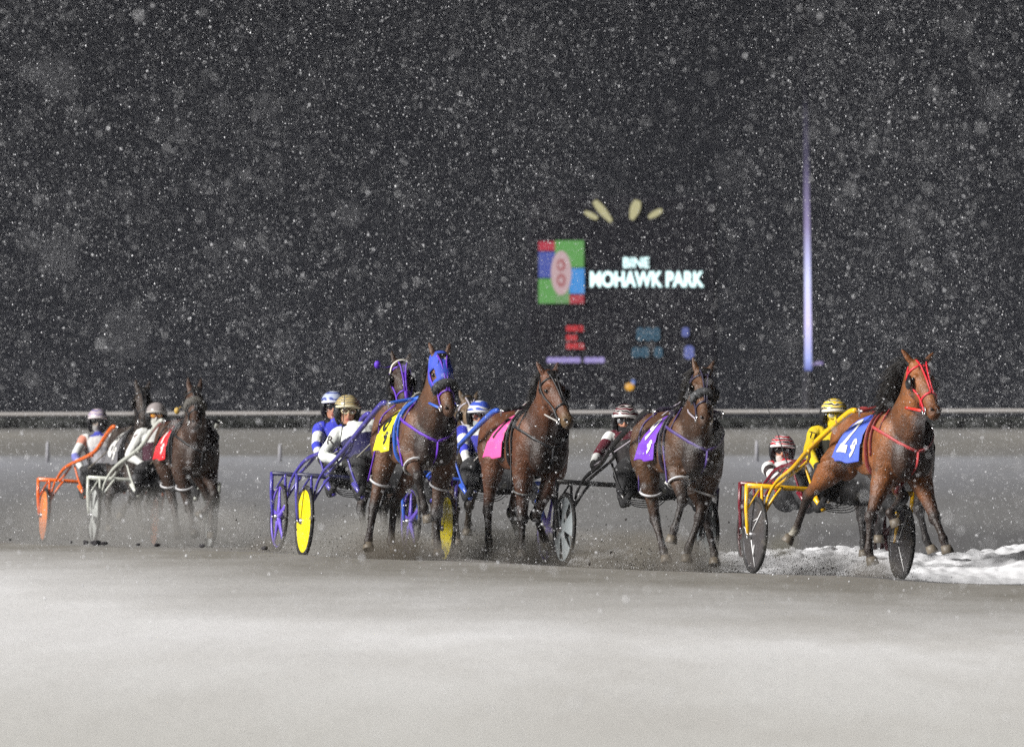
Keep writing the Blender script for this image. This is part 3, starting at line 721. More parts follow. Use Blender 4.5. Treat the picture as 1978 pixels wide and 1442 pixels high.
def sulky(F, Fh, label, group, key, colr, wkey, wcol, style):
    root = empty('racing_sulky', F.M); tag(root, label, 'sulky', group)
    FM = mat('frame_' + key, colr, 0.3, spec=0.6, mud=0.22, mscale=11, coat=0.15)
    m = MB()
    m.tube([(-0.03, -0.80, 0.80), (-0.03, -0.4, 0.795), (-0.03, 0, 0.79), (-0.03, 0.4, 0.795), (-0.03, 0.80, 0.80)], 0.0235, 12)
    for s in (-1, 1): m.tube([(0.02, s * 0.10, 0.78), (0.20, s * 0.16, 0.74), (0.55, s * 0.20, 0.68)], 0.012, 8)
    m.build('crossbar', mat('crossbar_navy', (0.02, 0.022, 0.06), 0.4, mud=0.15) if key.startswith('violet') else FM, root)
    for s in (-1, 1):
        m = MB()
        m.tube([(-0.03, s * 0.80, 0.815), (-0.03, s * 0.795, 0.6), (-0.015, s * 0.785, 0.45), (0, s * 0.775, 0.345)], [0.02, 0.019, 0.017, 0.014], 10)
        m.tube([(-0.02, s * 0.66, 0.80), (0.0, s * 0.655, 0.66), (0.02, s * 0.645, 0.52), (0.0, s * 0.64, 0.345)], [0.015, 0.014, 0.013, 0.013], 10, sub=3)
        m.tube([(-0.03, s * 0.80, 0.56), (-0.02, s * 0.68, 0.77)], 0.010, 8)
        m.tube([(0.03, s * 0.48, 0.80), (0.05, s * 0.56, 0.70), (0.03, s * 0.635, 0.56)], 0.014, 8, sub=3)
        m.build('wheel_fork', FM, root)
        def hp_(a, b_, z): return F.I @ (Fh.M @ Vector((a, s * b_, z)))
        m = MB()
        m.tube([(0.03, s * 0.650, 0.46), (0.09, s * 0.63, 0.70), (0.2, s * 0.585, 0.85), (0.5, s * 0.53, 0.98), hp_(-0.72, 0.41, 1.16), hp_(-0.25, 0.375, 1.36), hp_(0.02, 0.35, 1.465), hp_(0.15, 0.35, 1.475)],
               [0.011, 0.013, 0.016, 0.022, 0.025, 0.026, 0.029, 0.024], 12, sub=4)
        m.tube([(-0.03, s * 0.52, 0.80), (0.3, s * 0.50, 0.90), (0.75, s * 0.48, 1.04), hp_(-0.80, 0.405, 1.12)], 0.015, 10, sub=3)
        m.build('shaft', FM, root)
        m = MB()
        m.tube([(0.66, s * 0.47, 0.99), (0.74, s * 0.42, 0.80), (0.80, s * 0.36, 0.66)], 0.012, 8, sub=3)
        m.tube([(0.74, s * 0.42, 0.74), (0.86, s * 0.34, 0.60)], 0.023, 10)
        m.build('stirrup', FM, root)
        wheel(root, s * 0.71, style, wcol, wkey, s)
    st = MB(); st.loft([((-0.20, 0, 0.80), (0, 0.10, 0), (0, 0, 0.012)), ((-0.17, 0, 0.815), (0, 0.18, 0), (0, 0, 0.032)), ((0.0, 0, 0.82), (0, 0.19, 0), (0, 0, 0.036)), ((0.12, 0, 0.815), (0, 0.15, 0), (0, 0, 0.03)), ((0.17, 0, 0.81), (0, 0.07, 0), (0, 0, 0.012))], 16)
    st.build('seat', mat('seat_black', (0.02, 0.02, 0.022), 0.5, mud=0.3), root)
    wb = MB()
    for k in range(4): wb.tube([(0.05 + 0.06 * k, -0.20, 0.70 - 0.012 * k), (0.08 + 0.06 * k, -0.10, 0.66 - 0.02 * k), (0.08 + 0.06 * k, 0.10, 0.66 - 0.02 * k), (0.05 + 0.06 * k, 0.20, 0.70 - 0.012 * k)], 0.005, 5, sub=3)
    wb.build('foot_rack', mat('wire_black', (0.015, 0.015, 0.016), 0.4, metal=0.5), root)
    return root

# ------------------------------------------------------------ drivers
def driver(F, label, group, head, look=0, jk=((0.7, 0.7, 0.7), (0.1, 0.1, 0.1)), trou=(0.03, 0.03, 0.032), elbowR=None, handR=None, helm=None, goggle=None, mask=(0.5, 0.5, 0.5), brim=(0.7, 0.7, 0.7),
           skin=(0.42, 0.20, 0.13), glove=(0.02, 0.02, 0.02), cuff=None, letters=None, collar=None, b0=None, pz=0.925, sleeve=None, halfmask=True):
    root = empty('person', F.M); tag(root, label, 'person', group)
    j0, j1 = jk; cuff = cuff or j0; collar = collar or j0
    q = F.P(head[0], head[1], -0.3)
    pb = q.y * 0.35 if b0 is None else b0
    pel = Vector((-0.02, pb, pz)); L_ = 0.66
    dz = q.z - pel.z
    aa = -math.sqrt(max(0.02, L_ ** 2 - dz ** 2 - (q.y - pb) ** 2)) + pel.x
    hc = F.P(head[0], head[1], aa)
    nk = hc + (pel - hc).normalized() * 0.17
    ch = pel.lerp(nk, 0.62)
    axis = (nk - pel).normalized(); fr = Vector((1, 0, 0)); fr = (fr - axis * fr.dot(axis)).normalized(); lt = axis.cross(fr); lt = lt if lt.y > 0 else -lt
    mb = MB()
    TT = [(-0.10, 0.13, 0.10), (0.0, 0.17, 0.125), (0.2, 0.165, 0.12), (0.42, 0.175, 0.125), (0.62, 0.20, 0.135), (0.78, 0.215, 0.125), (0.90, 0.17, 0.10), (0.98, 0.075, 0.07)]
    mb.loft([(pel.lerp(nk, t), lt * w_, fr * h_) for t, w_, h_ in TT], 20, cols=[trou, trou, j1, j1, j0, j0, collar, collar])
    mb.tube([pel.lerp(nk, 0.92), nk + axis * 0.02], [0.066, 0.05], 14, collar)
    # head
    hyaw = Matrix.Rotation(R(look - 15), 3, 'Z'); hf = hyaw @ (Vector((1, 0, 0)) * 0.97 + Vector((0, 0, -0.12))); hf.normalize(); hl = Vector((0, 0, 1)).cross(hf).normalized(); hu = hf.cross(hl)
    def Hd(f, l, u): return hc + hf * f + hl * l + hu * u
    HD = [(-0.155, 0.045, 0.055, 0.02), (-0.125, 0.055, 0.07, 0.018), (-0.09, 0.067, 0.085, 0.012), (-0.05, 0.075, 0.096, 0.005), (0.0, 0.08, 0.10, 0), (0.05, 0.078, 0.098, 0), (0.09, 0.055, 0.07, 0)]
    mk = mask if halfmask else skin
    mb.loft([(Hd(o, 0, u), hl * w_, hf * h_) for u, w_, h_, o in HD], 18, cols=[mask, mk, mk, skin, skin, skin, skin])
    mb.tube([Hd(0.10, 0, -0.005), Hd(0.118, 0, -0.035), Hd(0.108, 0, -0.052)], [0.010, 0.015, 0.012], 8, skin if not halfmask else skin)
    if not halfmask:
        mb.ell(Hd(0.098, 0, -0.078), 0.012, 0.026, 0.007, col=(0.30, 0.10, 0.08)); mb.ell(Hd(0.10, 0, -0.088), 0.012, 0.024, 0.007, col=(0.30, 0.10, 0.08))
        mb.ell(Hd(0.085, 0, -0.11), 0.024, 0.03, 0.02, col=skin)
    # arms
    hands = {}
    fing = []
    for s in (-1, 1):
        sh = pel.lerp(nk, 0.84) + lt * s * 0.185
        if s == -1 and elbowR: el = F.L(sh, elbowR[0], elbowR[1], 0.30, 1)
        else: el = sh + Vector((0.13, s * 0.13, -0.235))
        if s == -1 and handR: ha = F.L(el, handR[0], handR[1], 0.27, 1)
        else: ha = el + Vector((0.23, -s * 0.10, 0.05))
        u = el - sh; v = ha - el
        mb.tube([sh + lt * (-s) * 0.05, sh, sh + u * 0.4, el, el + v * 0.4, el + v * 0.8, el + v * 0.95], [0.085, 0.078, 0.066, 0.056, 0.05, 0.040, 0.038], 14, cols=sleeve or [j0, j0, j0, cuff, cuff, cuff], sub=3)
        # glove: palm, four curled fingers and a thumb round the rein
        vn = v.normalized(); side = Vector((0, 0, 1)).cross(vn).normalized() * s; dn = vn.cross(side) * s
        if dn.z > 0: dn = -dn
        w0 = ha - vn * 0.02
        mb.tube([w0 - vn * 0.02, w0 + vn * 0.03, w0 + vn * 0.075], [0.032, 0.040, 0.036], 12, glove, flat=0.7, up=dn)
        for k in range(4):
            b_ = w0 + vn * 0.075 + dn * (-0.027 + 0.018 * k) ; ln = (0.03, 0.034, 0.031, 0.025)[k]
            inn = -side
            fing.append(([b_, b_ + vn * ln, b_ + vn * (ln + 0.004) + inn * 0.026, b_ + vn * (ln - 0.026) + inn * 0.036], [0.0105, 0.0105, 0.0095, 0.008]))
        tb = w0 + vn * 0.03 - dn * 0.03
        fing.append(([tb, tb - dn * 0.016 + vn * 0.03 - side * 0.012, tb - dn * 0.006 + vn * 0.052 - side * 0.028], [0.013, 0.0115, 0.009]))
        hands[s] = w0 + vn * 0.085 - side * 0.014
    for pts, rr in fing: mb.tube(pts, rr, 8, glove)
    # legs
    for s in (-1, 1):
        hp = pel + Vector((0.02, s * 0.10, -0.02)); kn = Vector((0.42, pb * 0.5 + s * 0.235, 0.90)); an = Vector((0.74, s * 0.36, 0.66)); to = Vector((0.93, s * 0.36, 0.70))
        mb.tube([hp, hp.lerp(kn, 0.4), kn, kn.lerp(an, 0.4), an], [0.13, 0.125, 0.10, 0.095, 0.06], 14, trou, sub=3)
        bt = (0.015, 0.015, 0.016)
        mb.tube([kn.lerp(an, 0.75), an, an + Vector((0.02, 0, -0.05))], [0.056, 0.055, 0.048], 12, bt)
        mb.tube([an + Vector((-0.03, 0, -0.045)), an + Vector((0.06, 0, -0.04)), to], [0.045, 0.046, 0.034], 12, bt, flat=0.8, up=(0, 0, 1))
    fuse(mb, 'body', mat('clothing', attr=True, rough=0.75, spec=0.3, bump=0.9, bscale=11, mud=0.05, mscale=14), root, 0.0095, 2)
    cv = MB(); rn_ = random.Random(int(head[0]))
    rg = []
    for a_, w_, zt_, zb_ in ((-0.02, 0.20, 0.90, 0.80), (0.15, 0.27, 0.93, 0.76), (0.35, 0.29, 0.90, 0.70), (0.50, 0.28, 0.83, 0.66), (0.60, 0.22, 0.76, 0.66)):
        rg.append((Vector((a_, pb * 0.6 + rn_.uniform(-0.02, 0.02), (zt_ + zb_) / 2)), (0, w_, 0), (0, 0, (zt_ - zb_) / 2)))
    if pz > 0.9: cv.loft(rg, 16); cv.build('lap_cover', mat('cover_%s' % key_of(trou), tuple(c * 1.2 for c in trou), 0.75, bump=1.0, bscale=9, mud=0.3, mudcol=(0.09, 0.085, 0.07), mscale=5), root)
    # helmet shell with brim
    HM = Matrix((hf, hl, hu)).transposed()
    h = MB(); n, m_ = 36, 20; V = []; Fc = []; Fl = []
    for i in range(m_ + 1):
        t = math.pi * i / m_ * 0.80
        for k in range(n):
            p = 2 * math.pi * k / n; V.append(Vector((0.148 * math.sin(t) ** 0.9 * math.cos(p), 0.124 * math.sin(t) ** 0.9 * math.sin(p), 0.135 * math.cos(t) if math.cos(t) > 0 else 0.19 * math.cos(t))))
    for i in range(m_):
        for k in range(n):
            a_ = i * n + k; b_ = i * n + (k + 1) % n
            c = (V[a_] + V[b_] + V[a_ + n] + V[b_ + n]) / 4
            if c.z < 0.005 + (0.035 if c.x > 0.0 else 0.0): Fl.append((a_, a_ + n, b_ + n, b_)) if not (c.x > 0.035 and c.z < 0.05 and abs(c.y) < 0.10) else None
            else: Fc.append((a_, a_ + n, b_ + n, b_))
    V = [hc + HM @ (v + Vector((-0.01, 0, 0.01))) for v in V]
    h.add(V, Fc)
    he = h.build('helmet', helm, root); so = he.modifiers.new('s', 'SOLIDIFY'); so.thickness = 0.012; so.offset = 0
    pd = MB(); pd.add(V, Fl); pdo = pd.build('ear_padding', mat('padding_black', (0.015, 0.015, 0.017), 0.6), he); so = pdo.modifiers.new('s', 'SOLIDIFY'); so.thickness = 0.022; so.offset = 0
    bm_ = MB(); pts = []
    for k in range(15):
        t = R(-78 + 156 * k / 14); pts.append(hc + HM @ Vector((0.146 * math.cos(t) - 0.002, 0.122 * math.sin(t), 0.044 + 0.012 * math.cos(t * 2))))
    bm_.tube(pts, [0.008] + [0.014] * 13 + [0.008], 8, up=tuple(hf)); bm_.build('brim', mat('brim_%s' % key_of(brim), brim, 0.4, mud=0.05), he)
    ear = MB()
    for s in (-1, 1):
        ear.ell(Hd(0.01, s * 0.09, -0.045), 0.055, 0.022, 0.06, HM)
        ear.tube([Hd(0.03, s * 0.088, -0.07), Hd(0.06, s * 0.06, -0.125), Hd(0.07, 0, -0.14)], 0.009, 6, sub=3)
    ear.build('chin_strap', mat('padding_black', (0.015, 0.015, 0.017), 0.6), he)
    # goggles
    if goggle:
        fk, fc, lk, lc = goggle
        g = MB(); ln = MB()
        for s in (-1, 1):
            P = [Hd(0.108 - 0.022 * (math.cos(t) * 0.5 + 0.5), s * (0.036 + 0.034 * math.cos(t)), 0.002 + 0.026 * math.sin(t)) for t in np.linspace(0, 2 * math.pi, 15)]
            g.tube(P, 0.006, 6)
            c = Hd(0.094, s * 0.036, 0.002); ln.ell(c, 0.012, 0.034, 0.025, HM @ Matrix.Rotation(R(s * 14), 3, 'Z'))
        g.tube([Hd(0.084, -0.066, 0.004), Hd(0.0, -0.088, 0.006), Hd(-0.05, -0.08, 0.01)], 0.008, 6); g.tube([Hd(0.084, 0.066, 0.004), Hd(0.0, 0.088, 0.006), Hd(-0.05, 0.08, 0.01)], 0.008, 6)
        go = g.build('goggles', mat('goggle_' + fk, fc, 0.35), root)
        ln.build('lens', mat('lens_' + lk, lc, 0.08, spec=0.8, coat=0.5), go)
    if collar is not j0:
        pass
    if letters:
        for (tx, px, py, size, rot, mk_) in letters:
            vs, fs = txt(tx, size, 0.0)
            # lies on the sleeve: pushed out along the sight line's normal until it clears the cloth
            sh = pel.lerp(nk, 0.84) + lt * -0.185
            best = F.P(px, py, sh.x + 0.10)
            V = []
            body = [o for o in root.children if o.name.startswith('body')][0]
            bv = BVHTree.FromPolygons([v.co for v in body.data.vertices], [tuple(p.vertices) for p in body.data.polygons])
            out = (F.C - best).normalized(); rt = Vector((0, 0, 1)).cross(out).normalized(); upv = out.cross(rt)
            t = MB(); t.add(vs, fs); me = t.mesh('n'); bm = bmesh.new(); bm.from_mesh(me); bmesh.ops.triangulate(bm, faces=bm.faces)
            bmesh.ops.subdivide_edges(bm, edges=[e for e in bm.edges if e.calc_length() > 0.02], cuts=2, use_grid_fill=True)
            for v in bm.verts:
                x = v.co.x * math.cos(R(rot)) - v.co.y * math.sin(R(rot)); y = v.co.x * math.sin(R(rot)) + v.co.y * math.cos(R(rot))
                p = best + rt * x + upv * y; hit = bv.ray_cast(p + out * 0.6, -out, 1.5)
                v.co = (hit[0] if hit[0] is not None else bv.find_nearest(p)[0]) + out * 0.006
            bm.to_mesh(me); bm.free(); me.name = 'letter'; me.materials.append(mk_)
            lo = bpy.data.objects.new('letter', me); COL.objects.link(lo); lo.parent = root
    return root, hands, pel
def key_of(c): return '%02d%02d%02d' % tuple(int(x * 99) for x in c)

# ------------------------------------------------------------ the field of pacers, one rig after another
GH, GS, GD = 'pacing racehorses in the pack', 'racing sulkies in the pack', 'harness drivers in the pack'
BAY = (0.20, 0.070, 0.020); DBAY = (0.075, 0.034, 0.015); BROWN = (0.035, 0.019, 0.012); DARK = (0.026, 0.016, 0.012); BLK = (0.011, 0.009, 0.009)
def gz(px, D):
    X = (px - CX) / FPX * D; return float(ground_z(X, D)[0])
def stripes(key, c1, c2, c3, sc=14): return mat('helmet_' + key, c1, 0.3, spec=0.6, stripes=(sc, c2, c3), mud=0.04, coat=0.4)
def rig(sx, sD, phi, hx, hD, hphi, S=None, Dv=None, Hs=None, roll=0.05, sz=None, hz=None):
    Fs = Frame(sx, sD, sz if sz is not None else gz(sx, sD), phi, roll)
    Fh = Frame(hx, hD, hz if hz is not None else gz(hx, hD), hphi, roll * 0.6)
    if S: sulky(Fs, Fh, *S)
    hands = {}
    if Dv:
        d = driver(Fs, **Dv); hands = {k: Fh.I @ (Fs.M @ v) for k, v in d[1].items()}
    if Hs:
        Hs = dict(Hs); Hs.setdefault('opt', {})['hands'] = hands
        horse(Fh, **Hs)
    return Fs, Fh, hands

WHITE = (0.66, 0.67, 0.66); BLUE = (0.045, 0.055, 0.50); NAVY = (0.02, 0.018, 0.075); PURP = (0.10, 0.03, 0.42); YEL = (0.85, 0.62, 0.01); MAR = (0.09, 0.012, 0.022); RED = (0.55, 0.015, 0.03)

# right end: blue cloth 2, yellow sulky and yellow driver
rig(1597, 78.2, 16, 1702, 76.1, 20,
    ('bright yellow sulky with dark spoked wheels behind the bay horse in the blue cloth', GS, 'yellow', (0.85, 0.48, 0.008), 'dark', (0.06, 0.056, 0.058), 'dark'),
    dict(label='driver in yellow jacket and yellow striped helmet behind the blue saddle cloth', group=GD, head=(1611, 801), jk=((0.85, 0.62, 0.02), (0.03, 0.03, 0.02)), elbowR=(1563, 872), handR=(1578, 900),
         helm=stripes('yellow', (0.80, 0.55, 0.02), (0.78, 0.74, 0.60), (0.05, 0.04, 0.02), 9), mask=(0.80, 0.60, 0.02), brim=(0.75, 0.72, 0.65), goggle=('yellow', (0.75, 0.6, 0.05), 'pale', (0.5, 0.5, 0.45)), skin=(0.75, 0.55, 0.03), look=6,
         letters=[('TH', 1573, 842, 0.088, -14, mat('letter_dark', (0.03, 0.02, 0.02), 0.6))]),
    dict(name_label='bright bay racehorse in red bridle and blue number cloth at the right end', group=GH, coat=BAY, dark=(0.022, 0.013, 0.010), poll=(1773, 705), muz=(1806, 796),
         legs=dict(RF=dict(knee=(1682, 998, 1), fet=(1676, 1086, 1), hoof=(1690, 1107, 1)), LF=dict(knee=(1806, 1000, 1), fet=(1822, 1040, 1), hoof=(1829, 1064, 1), da=0.02),
                   RH=dict(st=(1606, 905, -0.5), hock=(1561, 957, -1), fet=(1537, 1024, -1), hoof=(1520, 1044, -1)), LH=dict(hock=(1745, 960, 1), fet=(1719, 990, 1), hoof=(1731, 1013, 1))),
         opt=dict(strap=(0.42, 0.05, 0.055), skey='dullred', bridle=(0.60, 0.015, 0.03), bkey='red', harness=(0.20, 0.03, 0.03), hkey='darkred', cloth=('blue', (0.075, 0.13, 0.62), ('white', (0.75, 0.75, 0.72)), '2', '9'),
                  blink=True, mane=1.3, hobble=None, handhold=('red', (0.7, 0.03, 0.02)), rein=(0.05, 0.045, 0.04), reinkey='dark', sock=dict(RH=(0.35, 0.33, 0.27)), yaw=4, earout=0.10, ear=0.85)))
# second row, right: dark red sulky following behind the yellow one
rig(1573, 85.0, 14, 1712, 82.6, 20,
    ('dark red sulky tucked in directly behind the yellow sulky', GS, 'darkred', (0.14, 0.008, 0.018), 'blackred', (0.05, 0.01, 0.012), 'spokes'),
    dict(label='driver in red and white jacket with red striped helmet and pale face wrap', group=GD, head=(1511, 868), sleeve=[RED, WHITE, (0.03, 0.02, 0.02), WHITE, WHITE, WHITE], b0=-0.24, pz=0.66, jk=((0.60, 0.58, 0.58), RED), elbowR=(1490, 915), handR=(1522, 930), collar=RED,
         helm=stripes('redwhite', (0.42, 0.012, 0.025), (0.72, 0.70, 0.70), (0.03, 0.02, 0.02), 9), mask=(0.52, 0.50, 0.47), brim=(0.75, 0.73, 0.72), goggle=('black', (0.02, 0.02, 0.02), 'black', (0.01, 0.01, 0.01))),
    dict(name_label='dark brown racehorse mostly hidden behind the bay horse in the blue cloth', group=GH, coat=DARK, dark=BLK, poll=(1733, 752), muz=(1762, 815),
         legs=dict(LF=dict(knee=(1776, 985, 1), fet=(1789, 1042, 1), hoof=(1801, 1066, 1)), RF=dict(knee=(1705, 985, 1), fet=(1697, 1020, -1), hoof=(1697, 1045, -1)),
                   RH=dict(hock=(1664, 998, -1), fet=(1668, 1050, 1), hoof=(1668, 1072, 1)), LH=dict(hock=(1735, 1010, -1), fet=(1735, 1060, 1), hoof=(1740, 1080, 1))),
         opt=dict(mane=0.9, hobble=None)), sz=-0.03)
# purple cloth 9, grey-wheeled black sulky
rig(1225, 81.1, 16, 1306, 79.0, 18,
    ('black sulky with pale grey slotted disc wheels behind the purple saddle cloth', GS, 'black', (0.018, 0.018, 0.02), 'grey', (0.36, 0.40, 0.42), 'slots'),
    dict(label='driver in maroon and white jacket with white banded helmet and black face cover', group=GD, head=(1208, 811), sleeve=[MAR, WHITE, MAR, MAR, WHITE, WHITE], jk=((0.075, 0.010, 0.018), (0.016, 0.013, 0.014)), cuff=(0.70, 0.70, 0.68), collar=(0.74, 0.74, 0.74), elbowR=(1158, 875), handR=(1146, 895),
         helm=stripes('maroonwhite', (0.10, 0.012, 0.02), (0.74, 0.73, 0.72), (0.03, 0.02, 0.02), 7), mask=(0.014, 0.014, 0.016), brim=(0.72, 0.72, 0.71), goggle=('smoke', (0.03, 0.03, 0.03), 'smoke', (0.03, 0.03, 0.035)), look=-6),
    dict(name_label='dark bay racehorse in purple number cloth with a fluffy dark noseband', group=GH, coat=DBAY, dark=(0.018, 0.012, 0.010), poll=(1357, 722), muz=(1362, 812),
         legs=dict(RH=dict(hock=(1266, 1006, -1), fet=(1282, 1064, 1), hoof=(1287, 1083, 1)), RF=dict(knee=(1319, 965, 1), fet=(1303, 1020, -1), hoof=(1296, 1044, -1), dz=0.03),
                   LF=dict(knee=(1352, 1000, 1), fet=(1328, 1062, 1), hoof=(1325, 1083, 1)), LH=dict(hock=(1370, 1012, -1), fet=(1380, 1070, 1), hoof=(1379, 1088, 1))),
         opt=dict(strap=(0.075, 0.045, 0.20), skey='violet', harness=(0.02, 0.015, 0.03), hkey='violetdark', cdx=0.14, bridle=(0.03, 0.025, 0.05), bkey='dusky', cloth=('purple', (0.17, 0.05, 0.50), ('white', (0.75, 0.75, 0.72)), '9', '9'), roll=(0.30, 0.04), hobble=('white', (0.5, 0.5, 0.52)), hlegs=('RF', 'RH', 'LF'),
                  apron=True, mane=0.8, ear=1.1, rein=(0.35, 0.32, 0.36), reinkey='grey')))
# pink cloth, blue-white driver
rig(922, 85.2, 16, 1009, 83.1, 20,
    ('blue sulky half hidden between the yellow wheels and the horse in the pink cloth', GS, 'midblue', (0.035, 0.10, 0.50), 'dim', (0.10, 0.06, 0.38), 'spokes'),
    dict(label='driver in blue and white jacket and blue helmet behind the pink saddle cloth', group=GD, head=(926, 802), sleeve=[WHITE, BLUE, WHITE, BLUE, WHITE, WHITE], jk=((0.66, 0.67, 0.66), (0.06, 0.06, 0.42)), cuff=(0.60, 0.62, 0.60), elbowR=(897, 865), handR=(902, 893),
         helm=stripes('bluewhite', (0.05, 0.10, 0.55), (0.10, 0.16, 0.6), (0.70, 0.72, 0.78), 4), mask=(0.46, 0.50, 0.48), brim=(0.75, 0.76, 0.78), goggle=('amber', (0.05, 0.04, 0.04), 'amber', (0.12, 0.03, 0.02)), look=0, collar=(0.06, 0.06, 0.42)),
    dict(name_label='bay racehorse with small white forehead star and pink saddle cloth', group=GH, coat=(0.098, 0.036, 0.016), dark=(0.018, 0.012, 0.010), poll=(1060, 726), muz=(1098, 815),
         legs=dict(RF=dict(knee=(1009, 1012, 1), fet=(1008, 1056, 1), hoof=(1008, 1074, 1)), LF=dict(knee=(1033, 998, 1), fet=(1050, 1036, -1), hoof=(1060, 1056, -1)),
                   RH=dict(hock=(942, 985, -1), fet=(944, 1044, 1), hoof=(946, 1064, 1)), LH=dict(hock=(985, 1000, -1), fet=(1006, 1052, -1), hoof=(1010, 1070, -1))),
         opt=dict(star=True, cdx=0.16, cloth=('pink', (0.80, 0.10, 0.34), ('black', (0.02, 0.02, 0.02)), '7', ''), blink=True, bsides=(1,), mane=0.7, hobble=('dark', (0.12, 0.12, 0.12)), hlegs=('RF',), apron=True, rein=(0.40, 0.38, 0.36), reinkey='pale', yaw=3, earout=0.06, muzzle=(0.11, 0.07, 0.035))))
# yellow cloth, solid yellow wheels, white-jacketed driver
rig(722, 83.0, 14.5, 797, 80.9, 16,
    ('violet blue sulky with solid yellow disc wheels', GS, 'violet', (0.06, 0.05, 0.30), 'yellow', (0.80, 0.66, 0.01), 'disc'),
    dict(label='driver in white jacket with dark front and gold striped helmet and clear goggles', group=GD, head=(671, 792), jk=((0.70, 0.73, 0.70), NAVY), cuff=(0.72, 0.76, 0.72), elbowR=(625, 880), handR=(665, 893),
         helm=stripes('gold', (0.42, 0.32, 0.13), (0.70, 0.64, 0.45), (0.04, 0.03, 0.02), 12), halfmask=False, mask=(0.014, 0.014, 0.016), brim=(0.68, 0.62, 0.42), goggle=('cream', (0.62, 0.55, 0.35), 'clear', (0.16, 0.11, 0.08)), look=10, skin=(0.40, 0.20, 0.13),
         letters=[('R', 637, 850, 0.12, 3, mat('letter_dark', (0.03, 0.02, 0.02), 0.6))]),
    dict(name_label='brown racehorse in royal blue hood and yellow saddle cloth', group=GH, coat=(0.110, 0.050, 0.025), dark=(0.016, 0.011, 0.010), poll=(850, 692), muz=(869, 792),
         legs=dict(RH=dict(hock=(716, 1004, -1), fet=(712, 1043, 1), hoof=(711, 1059, 1)), LH=dict(hock=(744, 1000, -1), fet=(755, 1046, 1), hoof=(764, 1064, 1)),
                   RF=dict(knee=(809, 922, 1), fet=(822, 992, -1), hoof=(832, 1022, -1), dz=0.06, da=0.05), LF=dict(knee=(842, 992, 1), fet=(845, 1050, 1), hoof=(847, 1071, 1))),
         opt=dict(strap=(0.12, 0.03, 0.45), skey='brightviolet', harness=(0.03, 0.11, 0.5), hkey='blueharness', cdx=0.15, cloth=('yellow', (0.88, 0.80, 0.02), ('black', (0.02, 0.02, 0.02)), '6', '9'), roll=(0.33, 0.043), hood=True, hobble=('white', (0.5, 0.5, 0.52)), ear=1.1,
                  hlegs=('RF', 'RH', 'LF'), mane=0.5, blink=False, rein=(0.25, 0.24, 0.2), reinkey='olive', handhold=('blue', (0.04, 0.12, 0.55)))))
# just behind it: violet sulky, royal blue driver
rig(664, 88.6, 15, 762, 86.4, 17,
    ('violet sulky with open violet spokes behind the solid yellow wheels', GS, 'violetdark', (0.06, 0.045, 0.34), 'violetspoke', (0.16, 0.10, 0.60), 'spokes'),
    dict(label='driver in royal blue jacket and silver blue helmet half hidden by the driver in white', group=GD, head=(643, 783), sleeve=[BLUE, BLUE, WHITE, BLUE, WHITE, WHITE], jk=(BLUE, BLUE), cuff=(0.6, 0.6, 0.66), elbowR=(612, 860), handR=(618, 885),
         helm=stripes('silver', (0.45, 0.50, 0.65), (0.35, 0.42, 0.65), (0.06, 0.08, 0.3), 5), halfmask=False, mask=(0.015, 0.015, 0.018), brim=(0.68, 0.70, 0.78), goggle=('black', (0.02, 0.02, 0.02), 'black', (0.01, 0.01, 0.01)), look=6),
    dict(name_label='dark brown racehorse with white browband and purple strap down its face', group=GH, coat=BROWN, dark=BLK, poll=(774, 705), muz=(784, 788),
         legs=dict(RH=dict(hock=(697, 984, -1), fet=(704, 1024, 1), hoof=(705, 1046, 1)), LH=dict(hock=(738, 992, -1), fet=(745, 1035, 1), hoof=(752, 1053, 1)),
                   RF=dict(knee=(765, 1002, 1), fet=(764, 1044, 1), hoof=(766, 1060, 1)), LF=dict(knee=(789, 990, 1), fet=(778, 1022, -1), hoof=(772, 1038, -1))),
         opt=dict(strap=(0.11, 0.03, 0.45), skey='purple', stripe=True, blink=True, mane=0.7, hobble=('white', (0.5, 0.5, 0.52)), hlegs=('RH',), ear=1.0, ball=(729, 704, ('purple', (0.10, 0.03, 0.50))), rein=(0.25, 0.24, 0.2), reinkey='olive')))
